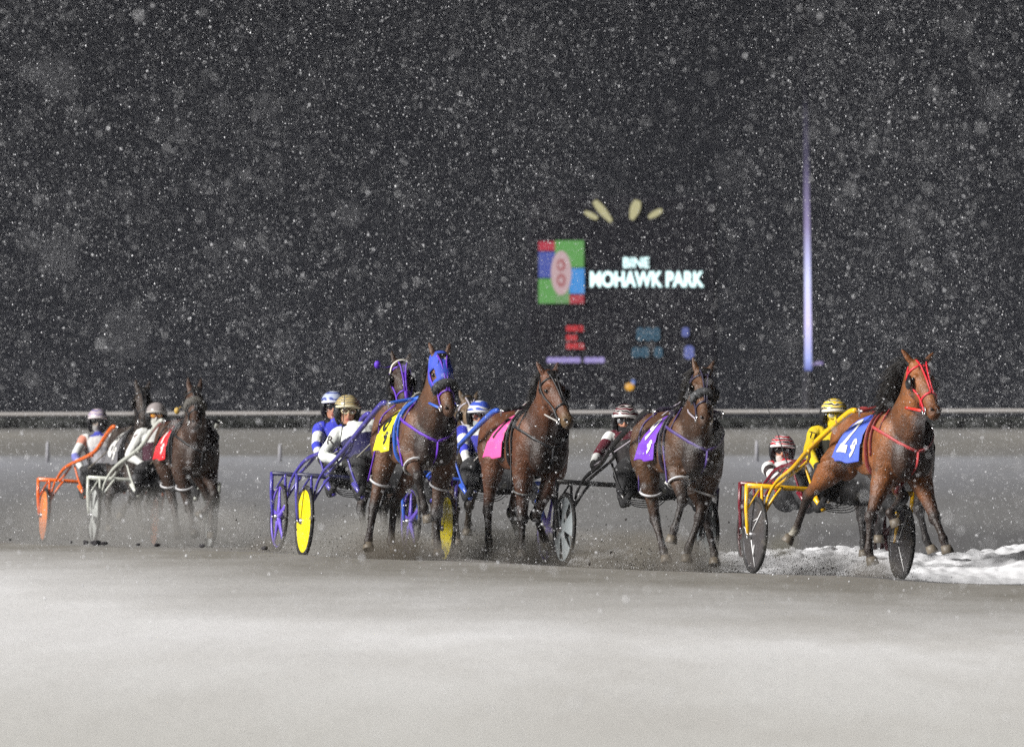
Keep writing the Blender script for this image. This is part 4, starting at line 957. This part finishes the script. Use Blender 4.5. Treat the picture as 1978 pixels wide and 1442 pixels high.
# white sulky, red cloth
rig(292, 102, 13, 357, 99.8, 15,
    ('white sulky with white slotted disc wheels behind the red saddle cloth', GS, 'white', (0.55, 0.57, 0.52), 'white', (0.48, 0.50, 0.49), 'slots'),
    dict(label='driver in white sleeved maroon jacket with grey helmet and glinting amber goggles', group=GD, head=(302, 801), jk=((0.70, 0.71, 0.69), (0.05, 0.012, 0.025)), elbowR=(250, 880), handR=(278, 898),
         helm=mat('helmet_grey', (0.30, 0.27, 0.27), 0.3, var=0.2, coat=0.3, mud=0.1), mask=(0.50, 0.50, 0.46), brim=(0.45, 0.43, 0.41), goggle=('orange', (0.25, 0.06, 0.01), 'gold', (0.8, 0.35, 0.02)), skin=(0.5, 0.48, 0.44), look=6, collar=(0.72, 0.72, 0.72),
         letters=[('M', 254, 838, 0.13, 4, mat('letter_maroon', (0.08, 0.01, 0.02), 0.6))]),
    dict(name_label='dark racehorse in red saddle cloth with muddy noseband and tall upright ears', group=GH, coat=(0.050, 0.024, 0.014), dark=(0.02, 0.014, 0.012), poll=(375, 756), muz=(378, 818),
         legs=dict(RF=dict(knee=(366, 982, 1), fet=(373, 1018, 1), hoof=(376, 1033, 1)), RH=dict(hock=(338, 990, -1), fet=(343, 1022, 1), hoof=(345, 1036, 1)),
                   LF=dict(knee=(414, 955, 1), fet=(398, 986, -1), hoof=(384, 996, -1)), LH=dict(hock=(412, 980, -1), fet=(408, 1018, 1), hoof=(408, 1036, 1))),
         opt=dict(cdx=0.12, cloth=('red', (0.72, 0.02, 0.03), ('white', (0.75, 0.74, 0.70)), '1', '9'), roll=(0.26, 0.05), rollc=(0.10, 0.095, 0.085), rkey='muddy', hobble=('white', (0.5, 0.5, 0.48)), hlegs=('RH', 'RF'), ear=1.5, mane=0.6, ball=(342, 793, ('yellow', (0.5, 0.32, 0.05))), chest=(0.03, 0.018, 0.014), earout=0.02)))
# orange sulky, grey cloth, last at the left
rig(190, 107.2, 13, 263, 105.0, 15,
    ('bright orange sulky with solid orange disc wheels, at the far left', GS, 'orange', (0.80, 0.14, 0.01), 'orange', (0.85, 0.24, 0.05), 'disc'),
    dict(label='driver in white jacket with orange and blue patches and mauve helmet behind the orange shaft', group=GD, head=(188, 812), sleeve=[WHITE, (0.62, 0.25, 0.18), WHITE, (0.16, 0.17, 0.45), WHITE, WHITE], jk=((0.62, 0.60, 0.60), (0.50, 0.50, 0.54)), elbowR=(146, 880), handR=(158, 905),
         helm=stripes('mauve', (0.48, 0.42, 0.48), (0.66, 0.52, 0.50), (0.14, 0.13, 0.36), 6), mask=(0.30, 0.29, 0.28), brim=(0.6, 0.56, 0.58), goggle=('black', (0.02, 0.02, 0.02), 'black', (0.01, 0.01, 0.01)), skin=(0.25, 0.2, 0.17), look=8, collar=(0.05, 0.06, 0.38), cuff=(0.62, 0.60, 0.6)),
    dict(name_label='near black racehorse in grey number cloth behind the white jacketed driver', group=GH, coat=(0.030, 0.021, 0.017), dark=(0.014, 0.011, 0.010), poll=(275, 757), muz=(279, 816),
         legs=dict(RH=dict(hock=(209, 968, -1), fet=(211, 1004, 1), hoof=(212, 1022, 1)), LH=dict(hock=(266, 972, -1), fet=(271, 1006, 1), hoof=(275, 1026, 1)),
                   RF=dict(knee=(258, 956, 1), fet=(240, 984, -1), hoof=(233, 998, -1)), LF=dict(knee=(286, 975, 1), fet=(286, 1012, 1), hoof=(287, 1030, 1))),
         opt=dict(cloth=('grey', (0.14, 0.14, 0.15), ('white', (0.7, 0.7, 0.68)), '8', '9'), hobble=None, ear=1.3, mane=0.6, earout=0.03)))
# a trailing horse seen over the blue helmet
Fh = Frame(872, 91.0, gz(872, 91.0), 16, 0.03)
horse(Fh, 'muddy brown racehorse whose bowed head shows just over the blue helmet', GH, (0.10, 0.065, 0.035), (0.03, 0.022, 0.015), (905, 778), (918, 845),
      dict(RF=dict(knee=(880, 990, 1), fet=(882, 1035, 1), hoof=(884, 1052, 1)), LF=dict(knee=(906, 975, 1), fet=(904, 1010, -1), hoof=(902, 1030, -1)),
           RH=dict(hock=(842, 990, -1), fet=(840, 1030, 1), hoof=(842, 1050, 1)), LH=dict(hock=(872, 990, -1), fet=(880, 1030, 1), hoof=(882, 1050, 1))),
      opt=dict(strap=(0.10, 0.07, 0.2), skey='dullviolet', mane=0.5, bridle=(0.35, 0.33, 0.38), bkey='palestrap', necklen=0.85))

# whips held by two drivers
for (p0, p1, D0, D1, lab) in (((1525, 905), (1470, 757), 84.2, 84.8, 'thin black whip raised beside the red striped helmet'), ((651, 905), (667, 735), 82.4, 82.9, 'thin black whip held upright before the driver with the letter on his sleeve')):
    a = at(*p0, D0); b = at(*p1, D1); m = MB(); mid = a.lerp(b, 0.55) + Vector((0.015, 0, 0.0))
    m.tube([a, a.lerp(b, 0.2), mid, b], [0.009, 0.006, 0.0045, 0.003], 6, sub=4); o = m.build('whip', mat('whip_black', (0.012, 0.012, 0.012), 0.4)); tag(o, lab, 'whip', 'driving whips')

# ------------------------------------------------------------ far side of the course
def long_strip(name, D, y0, y1, thick, m, label=None, cat=None, kind=None, lift=0):
    pass
tr = empty('track_rail'); tr.location = (0, 168, 0); tag(tr, 'long pale rail running across behind the whole pack', 'rail')
m = MB()
pts = []
for i in range(41):
    X = -16 + i * 0.8; yy = 800 - (X + 10) * 0.35; pts.append((X, 0, HC - (yy - HY) / FPX * 168))
m.loft([(p, (0, 0.03, 0), (0, 0, 0.036)) for p in pts], 12); m.build('top_rail', mat('rail_white', (0.46, 0.44, 0.43), 0.5, mud=0.05), tr)
for i in range(0, 41, 5):
    q = MB(); q.tube([(pts[i][0], 0.02, 1.2), (pts[i][0], 0.02, pts[i][2])], 0.03, 8); q.build('rail_post', mat('rail_post_dark', (0.05, 0.05, 0.055), 0.6), tr)
# dark clipped hedge under the rail
def hedge():
    m = MB(); rn = random.Random(5); V = []; Fc = []
    nx, nz_ = 260, 9
    for i in range(nx):
        X = -18 + i * 0.14
        for j in range(nz_):
            z = 1.2 + j / (nz_ - 1) * 0.62; n_ = noise.noise(Vector((X * 2.3, z * 3, 1)))
            V.append((X, 173 + 0.2 * n_ - (0.12 if 0 < j < nz_ - 1 else 0), z + 0.03 * n_))
        V.append((X, 174.2, 1.80 + 0.04 * noise.noise(Vector((X * 2, 5, 5))))); V.append((X, 174.6, 1.2))
    k = nz_ + 2
    for i in range(nx - 1):
        for j in range(k - 1): a = i * k + j; Fc.append((a, a + k, a + k + 1, a + 1))
    m.add(V, Fc)
    for q in range(4200):
        X = rn.uniform(-18, 18); z = rn.uniform(1.3, 1.86); c = Vector((X, 172.85 + rn.uniform(-0.06, 0.1), z)); v = Vector((rn.gauss(0, 1), rn.gauss(0, 1), rn.gauss(0, 1))).normalized() * 0.05
        u = v.cross(Vector((0.3, 0.2, 1))).normalized() * 0.03; m.add([c - v, c + u, c + v, c - u], [(0, 1, 2, 3)])
    o = m.build('hedge', mat('hedge_dark', (0.016, 0.018, 0.016), 0.8, var=0.5), smooth=False); tag(o, 'low dark hedge along the far side below the pale rail', 'hedge')
hedge()
def emis(key, c, s):
    return mat('lit_' + key, (0.02, 0.02, 0.02), 0.5, emit=(c, s * 0.62))
# slim lit mast
mast = empty('light_mast'); MX = (1561 - CX) / FPX * 200; mast.location = (MX, 200, 0); tag(mast, 'tall thin mast glowing violet white, right of the lit board', 'mast')
zb = HC + (HY - 715) / FPX * 200; zt = HC + (HY + 20) / FPX * 200
q = MB(); q.tube([(0, 0, 0.8), (0, 0, zb)], 0.13, 14); q.build('mast_base', mat('mast_dark', (0.02, 0.02, 0.025), 0.8, spec=0.1), mast)
q = MB(); q.tube([(0, 0, zb), (-0.02, 0, zb + 3), (-0.1, 0, zt)], [0.085, 0.07, 0.05], 14, sub=12)
mm = bpy.data.materials.new('mast_light'); mm.use_nodes = True; nt = mm.node_tree; b = nt.nodes['Principled BSDF']; b.inputs['Base Color'].default_value = (0.004, 0.004, 0.005, 1); b.inputs['Specular IOR Level'].default_value = 0.0
tc = nt.nodes.new('ShaderNodeTexCoord'); sp = nt.nodes.new('ShaderNodeSeparateXYZ'); nt.links.new(tc.outputs['Object'], sp.inputs[0])
rp = nt.nodes.new('ShaderNodeValToRGB'); mrn = nt.nodes.new('ShaderNodeMapRange'); mrn.inputs[1].default_value = zb; mrn.inputs[2].default_value = zt
nt.links.new(sp.outputs['Z'], mrn.inputs[0]); nt.links.new(mrn.outputs[0], rp.inputs[0]); e = rp.color_ramp.elements
e[0].position = 0; e[0].color = (0.10, 0.12, 0.34, 1); e[1].position = 1; e[1].color = (0.0, 0.0, 0.0, 1)
for p_, c_ in ((0.03, (0.28, 0.32, 0.62)), (0.12, (0.55, 0.50, 0.85)), (0.24, (0.50, 0.52, 0.80)), (0.38, (0.20, 0.17, 0.30)), (0.55, (0.045, 0.04, 0.07)), (0.72, (0.004, 0.004, 0.006))):
    x = e.new(p_); x.color = (*c_, 1)
nt.links.new(rp.outputs[0], b.inputs['Emission Color']); b.inputs['Emission Strength'].default_value = 1.15
q.build('light_tube', mm, mast)
q = MB(); q.ell((0.26, 0, zb + 0.17), 0.10, 0.08, 0.04, n=12, m=8); q.tube([(0.05, 0, zb + 0.13), (0.26, 0, zb + 0.16)], 0.015, 6); q.build('side_lamp', emis('violet', (0.35, 0.28, 0.6), 0.9), mast)
# lit results board
BD = 165.0
def bp_(px, py, dd=0.0): return Vector(((px - CX) / FPX * BD, dd, HC - (py - HY) / FPX * BD))
board = empty('results_board'); board.location = (0, BD + 22, 0); BD = BD + 22; tag(board, 'large dark results board with glowing lettering and coloured panel', 'scoreboard')
q = MB()
c0 = bp_(1020, 780); c1 = bp_(1385, 380)
q.box(((c0.x + c1.x) / 2, 0.35, (c0.z + c1.z) / 2), ((c1.x - c0.x) / 2, 0.25, (c1.z - c0.z) / 2)); q.build('board_casing', mat('casing_black', (0.014, 0.014, 0.018), 0.9, spec=0.0), board, smooth=False, bevel=0.05)
for px in (1060, 1340):
    q = MB(); a = bp_(px, 780); q.box((a.x, 0.35, (a.z) / 2 + 0.1), (0.12, 0.12, a.z / 2 - 0.1)); q.build('board_leg', mat('casing_black', (0.014, 0.014, 0.018), 0.9, spec=0.0), board, smooth=False)
def btext(s, px, py, wpx, hpx, m_, name='lettering', bold=0.02):
    vs, fs = txt(s, 1.0, bold); xs = [v.x for v in vs]; ys = [v.y for v in vs]; sx = wpx / FPX * BD / (max(xs) - min(xs)); sy = hpx / FPX * BD / (max(ys) - min(ys))
    c = bp_(px, py); mx, my = (max(xs) + min(xs)) / 2, (max(ys) + min(ys)) / 2
    q = MB(); q.add([(c.x + (v.x - mx) * sx, 0.05, c.z + (v.y - my) * sy) for v in vs], fs); return q.build(name, m_, board, smooth=False)
LW = emis('white', (0.66, 0.92, 0.92), 2.2)
btext('MOHAWK PARK', 1250, 539, 220, 31, LW, bold=0.035); btext('BINE', 1229, 507, 50, 20, LW, bold=0.02)
def leaf(px0, py0, px1, py1, w0, w1, m_, name):
    a = bp_(px0, py0, 0.05); b = bp_(px1, py1, 0.05); u = (b - a); s_ = u.cross(Vector((0, 1, 0))).normalized(); k = BD / FPX; q = MB(); V = []
    for i in range(9):
        t = i / 8; w = (w0 * (1 - t) + w1 * t) * k * (0.35 + 0.65 * math.sin(math.pi * min(t * 0.8 + 0.15, 1)))
        V += [a + u * t - s_ * w, a + u * t + s_ * w]
    q.add(V, [(2 * i, 2 * i + 1, 2 * i + 3, 2 * i + 2) for i in range(8)]); q.build(name, m_, board, smooth=False)
LY = emis('straw', (0.60, 0.56, 0.30), 0.85)
leaf(1154, 422, 1129, 409, 5, 6, LY, 'sun_ray'); leaf(1181, 428, 1148, 388, 5, 10, LY, 'sun_ray'); leaf(1220, 424, 1232, 387, 6, 13, LY, 'sun_ray'); leaf(1253, 420, 1279, 405, 5, 7, LY, 'sun_ray')
def panel(x0, y0, x1, y1, key, c, s_, name, dd=0.05):
    a = bp_(x0, y0, dd); b = bp_(x1, y1, dd); q = MB(); q.add([(a.x, dd, a.z), (b.x, dd, a.z), (b.x, dd, b.z), (a.x, dd, b.z)], [(0, 1, 2, 3)]); q.build(name, emis(key, c, s_), board, smooth=False)
panel(1040, 466, 1072, 484, 'red', (0.45, 0.02, 0.05), 1, 'colour_tile'); panel(1072, 464, 1128, 516, 'green', (0.10, 0.34, 0.07), 1, 'colour_tile')
panel(1040, 486, 1072, 536, 'navy', (0.05, 0.08, 0.38), 1, 'colour_tile'); panel(1100, 518, 1129, 567, 'skyblue', (0.04, 0.28, 0.72), 1, 'colour_tile')
panel(1040, 538, 1072, 586, 'green', None, 1, 'colour_tile'); panel(1072, 516, 1100, 586, 'green2', (0.13, 0.30, 0.10), 1, 'colour_tile', 0.06); panel(1100, 569, 1128, 586, 'red2', (0.42, 0.03, 0.05), 1, 'colour_tile')
def oval(px, py, rx, ry, m_, dd, name):
    c = bp_(px, py, dd); k = BD / FPX; q = MB(); V = [c] + [c + Vector((rx * k * math.cos(t), 0, ry * k * math.sin(t))) for t in np.linspace(0, 2 * math.pi, 33)[:-1]]
    q.add(V, [(0, i + 1, (i + 1) % 32 + 1) for i in range(32)]); q.build(name, m_, board, smooth=False)
oval(1084, 527, 20, 43, emis('rose', (0.55, 0.38, 0.40), 1.0), 0.03, 'oval_emblem'); oval(1084, 512, 9, 12, emis('dusty', (0.42, 0.14, 0.15), 0.9), 0.02, 'oval_emblem'); oval(1084, 541, 9, 13, emis('dusty', None, 1), 0.02, 'oval_emblem')
oval(1083, 512, 4, 6, emis('rose', None, 1), 0.01, 'oval_emblem'); oval(1084, 541, 4, 6, emis('rose', None, 1), 0.01, 'oval_emblem')
LR = emis('redled', (0.60, 0.02, 0.03), 1.0)
for (y, wpx) in ((634, 35), (652, 22), (668, 36)):
    btext('882' if wpx > 30 else '88', 1093 + wpx / 2, y, wpx, 12, LR, 'digits', 0.04)
btext('88888 888', 1112, 695, 112, 11, emis('lilac', (0.34, 0.28, 0.62), 1.2), 'digits', 0.05)
LT = emis('teal', (0.03, 0.12, 0.20), 0.8); LB = emis('bluelamp', (0.12, 0.15, 0.45), 1.0)
btext('888', 1252, 645, 46, 26, LT, 'digits', 0.03); btext('88 8', 1250, 680, 60, 20, LT, 'digits', 0.03); btext('8', 1324, 641, 14, 18, LB, 'digits', 0.05); btext('8', 1331, 680, 20, 26, LB, 'digits', 0.06)
# small amber lamp
lp = empty('amber_lamp'); lp.location = (0, 187, 0); tag(lp, 'small amber and blue warning lamp standing below the lit board', 'lamp')
q = MB(); c = bp_(1215, 747); q.ell((c.x, -0.6, c.z), 0.10, 0.10, 0.085, n=14, m=10); q.build('amber_globe', emis('amber', (0.85, 0.42, 0.03), 1.0), lp)
q = MB(); c2 = bp_(1222, 738); q.ell((c2.x, -0.5, c2.z), 0.045, 0.05, 0.06, n=10, m=8); q.build('blue_globe', emis('blueg', (0.2, 0.3, 0.75), 0.8), lp)
q = MB(); q.tube([(c.x, -0.6, 0.9), (c.x, -0.6, c.z)], 0.03, 8); q.build('lamp_post', _M['mast_dark'], lp)

# pale marker posts far down the lane, dark clods along the windrow
for px, py, D, h_ in ((92, 897, 137, 0.34), (210, 894, 137, 0.30), (541, 893, 137, 0.30), (1462, 893, 137, 0.34)):
    g = gz(px, D); X = (px - CX) / FPX * D; m = MB(); m.tube([(0, 0, -0.05), (0, 0, h_ * 0.8), (0, 0, h_)], [0.032, 0.026, 0.012], 10)
    o = m.build('marker_post', mat('marker_pale', (0.33, 0.33, 0.36), 0.6)); o.location = (X, D, g); tag(o, 'small pale marker post standing in the far snow band', 'post', 'marker posts down the far lane')
rn = random.Random(12)
for px, s_ in ((20, 0.35), (137, 0.35), (165, 0.6), (187, 0.75), (200, 0.5), (267, 0.4), (303, 0.55), (391, 0.55), (512, 0.6)):
    D = float(np.interp(px, [p for p, y, d in CREST], [d for p, y, d in CREST])) - 0.1; X = (px - CX) / FPX * D; g = gz(px, D)
    bm = bmesh.new(); bmesh.ops.create_icosphere(bm, subdivisions=3, radius=0.05 * s_)
    for v in bm.verts: v.co += v.co.normalized() * 0.03 * s_ * noise.noise(v.co * 26 + Vector((px, 0, 0))); v.co.z *= 0.7; v.co.x *= 1.5
    me = bpy.data.meshes.new('mud_clod'); bm.to_mesh(me); bm.free(); me.shade_smooth(); me.materials.append(mat('clod_mud', (0.028, 0.026, 0.03), 0.9, bump=0.4, bscale=60))
    o = bpy.data.objects.new('mud_clod', me); COL.objects.link(o); o.location = (X, D, g + 0.045 + 0.01 * s_); o.rotation_euler = (0, 0, rn.uniform(0, 3)); tag(o, 'dark lump of mud lying on the edge of the track', 'mud clod', 'mud clods along the track edge')

# ------------------------------------------------------------ falling snow, thrown grit and mist
def bits(name, P, r, stretch, m, seed, lean=(0.12, 0.0, -1.0)):
    """one mesh of many little four-faced flakes"""
    g = np.random.default_rng(seed); n = len(P)
    T = np.array([(1, 1, 1), (1, -1, -1), (-1, 1, -1), (-1, -1, 1)], float) / math.sqrt(3)
    q = g.normal(size=(n, 4)); q /= np.linalg.norm(q, axis=1)[:, None]; w_, x, y, z = q.T
    Rm = np.stack([np.stack([1 - 2 * (y * y + z * z), 2 * (x * y - z * w_), 2 * (x * z + y * w_)], -1), np.stack([2 * (x * y + z * w_), 1 - 2 * (x * x + z * z), 2 * (y * z - x * w_)], -1), np.stack([2 * (x * z - y * w_), 2 * (y * z + x * w_), 1 - 2 * (x * x + y * y)], -1)], 1)
    V = np.einsum('nij,kj->nki', Rm, T) * r[:, None, None]
    l = np.array(lean); l = l / np.linalg.norm(l)
    V += (V @ l)[..., None] * l * (stretch - 1)[:, None, None]
    V = (V + P[:, None]).reshape(-1, 3).astype(np.float32)
    F_ = (np.array([(0, 1, 2), (0, 3, 1), (0, 2, 3), (1, 3, 2)])[None] + 4 * np.arange(n)[:, None, None]).reshape(-1, 3)
    me = bpy.data.meshes.new(name); me.vertices.add(len(V)); me.vertices.foreach_set('co', V.ravel()); me.loops.add(F_.size); me.loops.foreach_set('vertex_index', F_.ravel().astype(np.int32))
    me.polygons.add(len(F_)); me.polygons.foreach_set('loop_start', (np.arange(len(F_)) * 3).astype(np.int32)); me.polygons.foreach_set('loop_total', np.full(len(F_), 3, np.int32)); me.update()
    me.materials.append(m); o = bpy.data.objects.new(name, me); COL.objects.link(o); tag(o, kind='stuff'); return o
def snowfall():
    g = np.random.default_rng(11); out = []
    for D0, D1 in ((9, 30), (30, 60), (60, 90), (90, 120), (120, 160)):
        W_ = 0.06 * D1 * 1.12 + 1.3; H_ = 0.054 * D1 + 1.12 + 0.8; n = int(2 * W_ * H_ * (D1 - D0) * DENS)
        P = np.stack([g.uniform(-W_, W_, n), g.uniform(D0, D1, n), g.uniform(-0.2, H_, n)], -1)
        P = P[np.abs(P[:, 0]) < 0.06 * P[:, 1] * 1.12 + 1.3]; P = P[P[:, 2] < 0.054 * P[:, 1] + 1.92]; out.append(P)
    P = np.concatenate(out); f = np.zeros(len(P))      # gusts: denser and thinner drifts of flakes
    for k in range(14):
        v = g.normal(size=3) * np.array([1.3, 0.35, 1.1]) * (0.6 + 0.25 * k); f += np.sin(P @ v + g.uniform(0, 6.28)) / (1 + 0.12 * k)
    P = P[g.random(len(P)) < np.clip(0.55 + 0.22 * f, 0.12, 1)]; n = len(P); print('flakes', n)
    r = np.clip(g.lognormal(math.log(0.0025), 0.55, n), 0.0016, 0.011); st = g.uniform(1.0, 1.8, n)
    m = bpy.data.materials.new('snowflake'); m.use_nodes = True; nt = m.node_tree; b = nt.nodes['Principled BSDF']; b.inputs['Roughness'].default_value = 0.5
    b.inputs['Base Color'].default_value = (0.93, 0.94, 0.97, 1); b.inputs['Specular IOR Level'].default_value = 0.5
    tr_ = nt.nodes.new('ShaderNodeBsdfTranslucent'); tr_.inputs[0].default_value = (0.9, 0.92, 0.97, 1); mx = nt.nodes.new('ShaderNodeMixShader'); mx.inputs[0].default_value = 0.35
    nt.links.new(b.outputs[0], mx.inputs[1]); nt.links.new(tr_.outputs[0], mx.inputs[2]); nt.links.new(mx.outputs[0], nt.nodes['Material Output'].inputs[0])
    bits('falling_snow', P, r, st, m, 1, lean=(0.25, 0.05, -1.0))
DENS = 30.0
snowfall()
def grit():
    g = np.random.default_rng(21); PD = []; PW = []
    # (px, D, spread across, spread along, height, how many)
    for px, D, sx, sy, h_, n in ((765, 82.5, 0.25, 0.6, 0.22, 2600), (735, 84, 0.5, 1.0, 0.25, 1500), (850, 80.6, 0.25, 0.4, 0.08, 900), (810, 86, 0.3, 0.6, 0.08, 700), (960, 84, 0.35, 0.7, 0.28, 2300), (1010, 82.3, 0.2, 0.4, 0.2, 900), (1060, 84, 0.25, 0.6, 0.15, 700),
                                (1200, 81.5, 0.5, 1.2, 0.22, 3300), (1290, 79.5, 0.3, 0.6, 0.16, 1300), (1340, 80, 0.3, 0.5, 0.12, 1000), (1590, 78.5, 0.40, 1.2, 0.12, 900), (1510, 80, 0.4, 1.0, 0.25, 1200), (1680, 76.5, 0.25, 0.5, 0.12, 900),
                                (640, 85, 0.6, 1.2, 0.2, 900), (350, 100.5, 0.6, 1.2, 0.3, 800), (1400, 82, 0.6, 1.2, 0.2, 900)):
        X = (px - CX) / FPX * D; x = X + g.normal(0, sx, n); y = D + g.normal(0, sy, n); z = ground_z(x, y) + np.abs(g.exponential(h_, n)) * g.uniform(0.2, 1, n)
        P = np.stack([x, y, z], -1); k = g.random(n) < 0.68; PD.append(P[k]); PW.append(P[~k])
    n = 1500; x = g.uniform(-2.5, 2.5, n); y = g.uniform(76, 90, n); z = ground_z(x, y) + g.exponential(0.3, n); PD.append(np.stack([x, y, z], -1))
    P = np.concatenate(PD); bits('thrown_mud', P, np.clip(g.lognormal(math.log(0.0026), 0.55, len(P)), 0.002, 0.018), g.uniform(1, 1.6, len(P)), mat('grit_dark', (0.035, 0.030, 0.026), 0.9), 3, lean=(0.5, 0, 1))
    P = np.concatenate(PW); bits('thrown_snow', P, np.clip(g.lognormal(math.log(0.0036), 0.5, len(P)), 0.003, 0.02), g.uniform(1, 1.5, len(P)), mat('grit_snow', (0.5, 0.5, 0.5), 0.8), 4, lean=(0.5, 0, 1))
grit()
def puff(name, c, rad, dens, col, seed, scale=2.2):
    m = bpy.data.materials.new(name); m.use_nodes = True; nt = m.node_tree; N = nt.nodes; L = nt.links; N.remove(N['Principled BSDF'])
    v = N.new('ShaderNodeVolumePrincipled'); v.inputs['Color'].default_value = (*col, 1); L.new(v.outputs[0], N['Material Output'].inputs['Volume'])
    tc = N.new('ShaderNodeTexCoord'); n = N.new('ShaderNodeTexNoise'); n.inputs['Scale'].default_value = scale; n.inputs['Detail'].default_value = 3; L.new(tc.outputs['Object'], n.inputs['Vector'])
    mr = N.new('ShaderNodeMapRange'); mr.inputs[1].default_value = 0.36; mr.inputs[2].default_value = 0.68; L.new(n.outputs['Fac'], mr.inputs[0])
    mp = N.new('ShaderNodeMapping'); mp.inputs['Scale'].default_value = (1 / rad[0], 1 / rad[1], 1 / rad[2]); L.new(tc.outputs['Object'], mp.inputs[0])
    ln = N.new('ShaderNodeVectorMath'); ln.operation = 'LENGTH'; L.new(mp.outputs[0], ln.inputs[0])
    fa = N.new('ShaderNodeMapRange'); fa.inputs[1].default_value = 1.0; fa.inputs[2].default_value = 0.15; fa.interpolation_type = 'SMOOTHSTEP'; L.new(ln.outputs['Value'], fa.inputs[0])
    mu = N.new('ShaderNodeMath'); mu.operation = 'MULTIPLY'; L.new(mr.outputs[0], mu.inputs[0]); L.new(fa.outputs[0], mu.inputs[1])
    m2 = N.new('ShaderNodeMath'); m2.operation = 'MULTIPLY'; m2.inputs[1].default_value = dens; L.new(mu.outputs[0], m2.inputs[0]); L.new(m2.outputs[0], v.inputs['Density'])
    q = MB(); q.ell((0, 0, 0), rad[0], rad[1], rad[2], n=20, m=12); o = q.build(name, m); o.location = c; tag(o, kind='stuff')
def pf(px, py, D, rad, dens, col, seed):
    c = at(px, py, D); puff('snow_mist', c, rad, dens, col, seed)
GC = (0.60, 0.585, 0.55)
pf(250, 1045, 98.8, (2.4, 1.6, 0.72), 2.0, (0.62, 0.61, 0.59), 1)
pf(330, 1035, 104, (1.8, 1.4, 0.6), 1.8, (0.62, 0.61, 0.59), 2)
pf(690, 1062, 84.9, (1.0, 1.3, 0.46), 4.0, GC, 3)
pf(770, 1070, 80.0, (0.45, 0.7, 0.26), 6.0, (0.25, 0.22, 0.18), 4)
pf(970, 1072, 83.5, (1.0, 1.2, 0.46), 4.0, GC, 5)
pf(1220, 1085, 80.2, (0.9, 1.2, 0.36), 4.5, (0.42, 0.39, 0.34), 6)
pf(1370, 1085, 80.2, (0.4, 0.9, 0.30), 2.6, GC, 7)
pf(1590, 1092, 78.9, (0.6, 1.2, 0.22), 2.2, (0.66, 0.65, 0.63), 8)
pf(1440, 1080, 82.5, (0.7, 1.2, 0.24), 1.2, (0.66, 0.65, 0.63), 10)
pf(1512, 1050, 77.6, (0.22, 0.3, 0.16), 6.0, (0.4, 0.38, 0.3), 9)
for px, py, D, w_ in ((711, 1058, 82.2, 0.22), (847, 1070, 80.0, 0.2), (946, 1062, 84.0, 0.26), (1008, 1072, 82.0, 0.24), (1060, 1056, 83, 0.22), (1287, 1080, 80.2, 0.26), (1326, 1082, 78.6, 0.24), (1690, 1104, 75.3, 0.2), (520, 1060, 88, 0.2)):
    pf(px, py, D, (w_ * 1.6, 0.4, w_), 6.5, (0.40, 0.37, 0.33), px)
# the night air full of lit snow
hz = MB(); hz.box((0, 132, 7.5), (70, 145, 10.5)); ho = hz.build('haze', bpy.data.materials.new('haze_air'), smooth=False); tag(ho, kind='stuff')
hm = ho.data.materials[0]; hm.use_nodes = True; N = hm.node_tree.nodes; N.remove(N['Principled BSDF']); v = N.new('ShaderNodeVolumePrincipled'); hm.node_tree.links.new(v.outputs[0], N['Material Output'].inputs['Volume'])
v.inputs['Color'].default_value = (0.86, 0.89, 1.0, 1); v.inputs['Density'].default_value = 0.00013; v.inputs['Anisotropy'].default_value = 0.0
